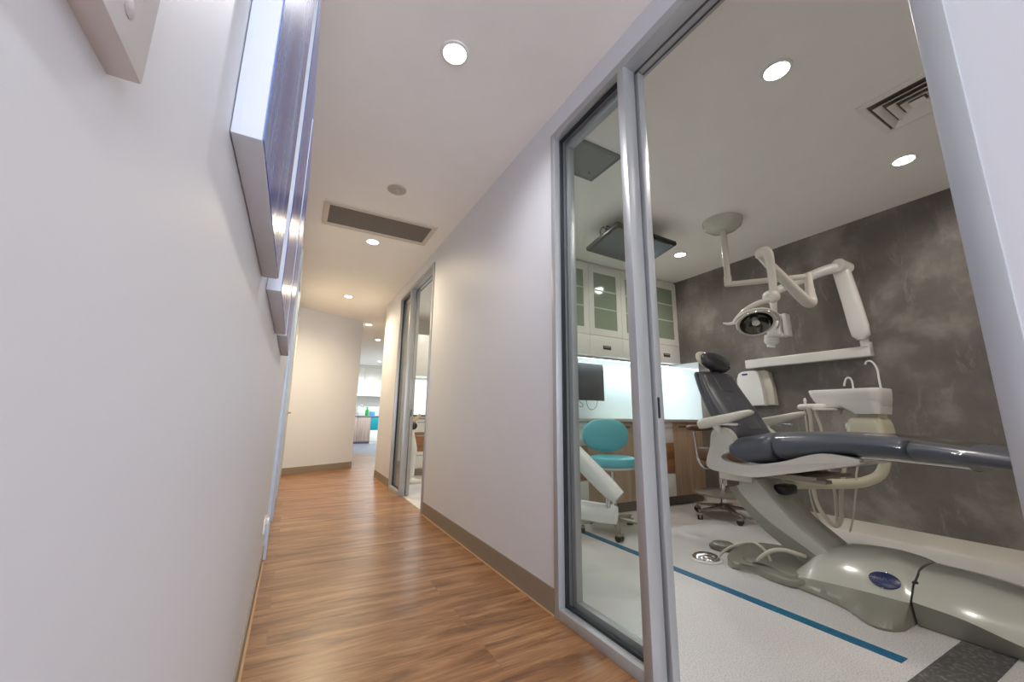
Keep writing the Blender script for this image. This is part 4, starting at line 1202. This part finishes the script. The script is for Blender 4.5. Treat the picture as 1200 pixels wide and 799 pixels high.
# paper towel dispenser
t = thing('towel_dispenser', 'white hand towel dispenser with a small blue label on the dark wall', 'dispenser', (XD, 2.36, 1.05))
DP = cr([(2.495, 1.06), (2.510, 1.23), (2.508, 1.34), (2.485, 1.390), (2.43, 1.402), (2.33, 1.402), (2.30, 1.385), (2.275, 1.29), (2.262, 1.17), (2.258, 1.06)], 3, False)
DP = [p for p in DP] + [(2.258, 1.048), (2.495, 1.048)]
MB().prism(DP, 'x', XD - 0.115, XD - 0.045, 0.016, 4).build('cover', M['gloss'], t, ang=50)
DB = [(2.49, 1.052), (2.49, 1.36), (2.45, 1.395), (2.26, 1.405), (2.215, 1.38), (2.188, 1.22), (2.180, 1.052)]
MB().prism(DB, 'x', XD - 0.065, XD, 0.010, 3).build('back_body', M['cream'], t, ang=50)  # rear half of the dispenser body, no separate mount
MB().box(XD - 0.1175, XD - 0.113, 2.395, 2.452, 1.362, 1.380, 0.001).build('label', M['bluelabel'], t)

# ---------------------------------------------------------------- second room seen through the far doorway
def plain_cab(name, x0, x1, y0, y1, z0, z1, mat, label, group, front=None):
    t = thing(name, label, 'cabinet', ((x0 + x1) / 2, y1, z0), group)
    MB().box(x0 + 0.001, x1 - 0.001, y0 + 0.02, y1, z0, z1).build('body', mat, t)
    return t
for k, (a, b) in enumerate(((1.56, 2.12), (2.12, 2.68), (2.68, 3.24))):
    t = plain_cab('base_cabinet', a, b, 6.35, 6.98, 0.10, 0.87, M['white'], ['white and brown drawer cabinet in the second room, seen through the far doorway', 'white and brown drawer cabinet in the second room hidden behind its door post', 'white and brown drawer cabinet in the second room deep behind the corridor wall'][k], 'second room drawer cabinets')
    for z0, z1, m in ((0.66, 0.865, 'white'), (0.36, 0.655, 'walnut'), (0.105, 0.355, 'white')):
        d = MB().box(a + 0.003, b - 0.003, 6.35, 6.369, z0, z1, 0.001).build('drawer', M[m], t)
        MB().box(a + 0.2, b - 0.2, 6.346, 6.351, z1 - 0.06, z1 - 0.045).build('pull', M['alu'], d)
    t = plain_cab('wall_cabinet', a, b, 6.60, 6.99, 1.58, 2.30, M['white'], ['white wall cabinet in the second room, seen through the far doorway', 'white wall cabinet in the second room hidden behind its door post', 'white wall cabinet in the second room deep behind the corridor wall'][k], 'second room wall cabinets')
    MB().box(a + 0.003, b - 0.003, 6.60, 6.619, 1.58, 2.298, 0.001).build('door', M['white'], t)
recenter(tag(MB().box(1.545, 3.26, 6.325, 6.985, 0.872, 0.905, 0.003).build('benchtop', M['counter']), 'pale benchtop in the second room, seen through the far doorway', 'worktop'), (2.3, 6.98, 0.872))
recenter(tag(MB().box(1.56, 3.26, 6.992, 6.998, 0.906, 1.58).build('splashback', M['splash']), 'white splashback in the second room above its bench', 'splashback'), (2.3, 6.99, 0.906))
area('assumed_second_strip_glow', (2.3, 6.75, 1.56), (0, 0, 0), 1.7, 0.03, 14, (0.86, 0.96, 1.0))  # assumed strip light without a fixture, added to brighten the splashback
t = thing('keyboard', 'dark keyboard lying on the second room bench', 'keyboard', (1.80, 6.52, 0.905))
MB().box(1.62, 2.02, 6.45, 6.60, 0.905, 0.925, 0.004).build('tray', M['black'], t)
MB().box(1.635, 2.005, 6.46, 6.59, 0.925, 0.930, 0.001).build('keys', M['tvbody'], t)
t = thing('delivery_arm', 'pale instrument arm with dark handpieces in the second room doorway', 'equipment arm', (1.55, 5.75, 0.0))
MB().lathe([(0.0, 0.0), (0.20, 0.0), (0.20, 0.03), (0.06, 0.05), (0.04, 0.07), (0.0, 0.07)], (1.55, 5.75, 0)).build('foot', M['cream'], t)
MB().tube([(1.55, 5.75, 0.05), (1.55, 5.75, 0.30), (1.53, 5.72, 0.45), (1.50, 5.68, 0.62), (1.485, 5.66, 0.74)], [0.035, 0.045, 0.070, 0.050, 0.03], 16).build('arm', M['gloss'], t)
MB().superell((1.505, 5.66, 0.775), 0.06, 0.06, 0.055, 2.4).build('tray', M['tvbody'], t)
MB().tube([(1.50, 5.66, 0.80), (1.54, 5.66, 0.86), (1.60, 5.66, 0.93)], [0.014, 0.018, 0.024], 12).build('handpiece', M['yellow'], t)
MB().tube([(1.46, 5.64, 0.80), (1.47, 5.64, 0.86), (1.43, 5.64, 0.90)], 0.012, 10).build('handpiece', M['black'], t)

# ---------------------------------------------------------------- far kitchen
KY = 14.2
t = thing('kitchen_cabinet', 'oak fronted kitchen base cabinet at the far end of the corridor', 'cabinet', (1.85, KY, 0.06))
MB().box(1.50, 2.335, KY + 0.02, 14.79, 0.06, 0.88).build('body', M['oak'], t)
for a, b in ((1.50, 1.915), (1.92, 2.335)):
    MB().box(a + 0.002, b - 0.002, KY, KY + 0.019, 0.07, 0.875, 0.001).build('door', laminate('grey_oak_laminate', rgb(150, 130, 120), rgb(178, 158, 146)), t)
MB().box(1.50, 2.335, KY + 0.05, KY + 0.07, 0.0, 0.06).build('kickboard', M['kfloor'], t)
t = thing('kitchen_cabinet', 'teal and white kitchen base cabinet right of the oak one', 'cabinet', (2.6, KY, 0.06))
MB().box(2.34, 3.0, KY + 0.02, 14.79, 0.0, 0.88).build('body', M['white'], t)
MB().box(2.342, 2.998, KY, KY + 0.019, 0.44, 0.875, 0.001).build('upper_panel', M['tealcab'], t)['label'] = 'teal panel'
MB().box(2.342, 2.998, KY, KY + 0.019, 0.07, 0.436, 0.001).build('lower_panel', M['white'], t)
recenter(tag(MB().box(1.45, 3.05, KY - 0.02, 14.79, 0.88, 0.915, 0.003).build('kitchen_benchtop', M['kfloor']), 'grey kitchen benchtop carrying the sink at the far end', 'worktop'), (2.2, 14.79, 0.88))
for k, (a, b) in enumerate(((1.45, 2.05), (2.05, 2.65), (2.65, 3.25))):
    t = thing('kitchen_wall_cabinet', ['white kitchen wall cabinet above the far tap', 'white kitchen wall cabinet above the green bottle', 'white kitchen wall cabinet hidden right of the passage'][k], 'cabinet', ((a + b) / 2, 14.79, 1.58), 'kitchen wall cabinets')
    MB().box(a + 0.002, b - 0.002, 14.42, 14.79, 1.59, 2.56).build('body', M['white'], t)
    MB().box(a + 0.003, b - 0.003, 14.40, 14.419, 1.58, 2.558, 0.001).build('door', M['white'], t)
t = thing('kitchen_tap', 'arched chrome kitchen tap at the far sink', 'tap', (1.90, 14.55, 0.915))
MB().cyl((1.90, 14.55, 0.915), (1.90, 14.55, 0.95), 0.028).build('base', M['chrome'], t)
MB().tube([(1.90, 14.55, 0.94), (1.90, 14.55, 1.20), (1.93, 14.53, 1.28), (2.0, 14.50, 1.30), (2.07, 14.47, 1.26), (2.08, 14.465, 1.20)], 0.016, 12).build('spout', M['chrome'], t)
MB().cyl((1.90, 14.55, 0.96), (1.96, 14.50, 1.0), 0.009).build('lever', M['chrome'], t)
t = thing('soap_bottle', 'green pump bottle on the far kitchen bench', 'bottle', (2.235, 14.45, 0.915))
MB().lathe([(0.0, 0.0), (0.058, 0.0), (0.062, 0.02), (0.062, 0.17), (0.040, 0.21), (0.02, 0.22), (0.0, 0.22)], (2.235, 14.45, 0.915), n=24).build('body', M['green'], t)
MB().cyl((2.235, 14.45, 1.13), (2.235, 14.45, 1.19), 0.022, n=16).box(2.20, 2.25, 14.43, 14.47, 1.185, 1.205, 0.003).build('pump', M['green'], t)
t = thing('tissue_box', 'small blue carton beside the green bottle on the kitchen bench', 'box', (2.40, 14.45, 0.915))
MB().box(2.32, 2.48, 14.40, 14.50, 0.915, 1.06, 0.004).build('carton', M['bluebox'], t)
MB().box(2.35, 2.45, 14.42, 14.48, 1.058, 1.066, 0.002).build('lid', M['white'], t)

# ---------------------------------------------------------------- camera
W_, H_ = 1200.0, 799.0
P = np.array([W_ / 2, H_ / 2])
VC = np.array([343, 486.5])      # vanishing point of the corridor
VV = np.array([628, -1960.0])    # vanishing point of the uprights
fpx = math.sqrt(-float((VC - P) @ (VV - P)))
d3 = lambda q: np.array([q[0] - P[0], q[1] - P[1], fpx])
Yv = d3(VC); Yv = Yv / np.linalg.norm(Yv)
Zv = d3(VV); Zv = Zv - Yv * (Zv @ Yv); Zv = Zv / np.linalg.norm(Zv)
Xv = np.cross(Yv, Zv)
if Xv[0] < 0:
    Xv = -Xv
R = np.array([Xv, Yv, Zv])
cam = bpy.data.cameras.new('camera')
cam.sensor_fit = 'HORIZONTAL'
cam.sensor_width = 36.0
cam.lens = fpx / W_ * 36.0
cam.clip_start = 0.01
cam.clip_end = 60
co = bpy.data.objects.new('camera', cam)
COL.objects.link(co)
right, up, back = R[:, 0], -R[:, 1], -R[:, 2]
mw = Matrix(((right[0], up[0], back[0], 0.0), (right[1], up[1], back[1], 0.0), (right[2], up[2], back[2], 0.90), (0, 0, 0, 1)))
co.matrix_world = mw
SC.camera = co

# ---------------------------------------------------------------- world and view
w = bpy.data.worlds.new('world')
SC.world = w
w.use_nodes = True
w.node_tree.nodes['Background'].inputs['Color'].default_value = (0.75, 0.86, 1.0, 1)
w.node_tree.nodes['Background'].inputs['Strength'].default_value = 0.7
SC.view_settings.view_transform = 'Standard'
SC.view_settings.look = 'None'
SC.view_settings.gamma = 1.0
SC.view_settings.use_curve_mapping = False
SC.view_settings.exposure = 0.0
SC.cycles.max_bounces = 10
SC.cycles.diffuse_bounces = 6
SC.cycles.transparent_max_bounces = 12
SC.cycles.sample_clamp_indirect = 6.0
SC.cycles.use_denoising = True
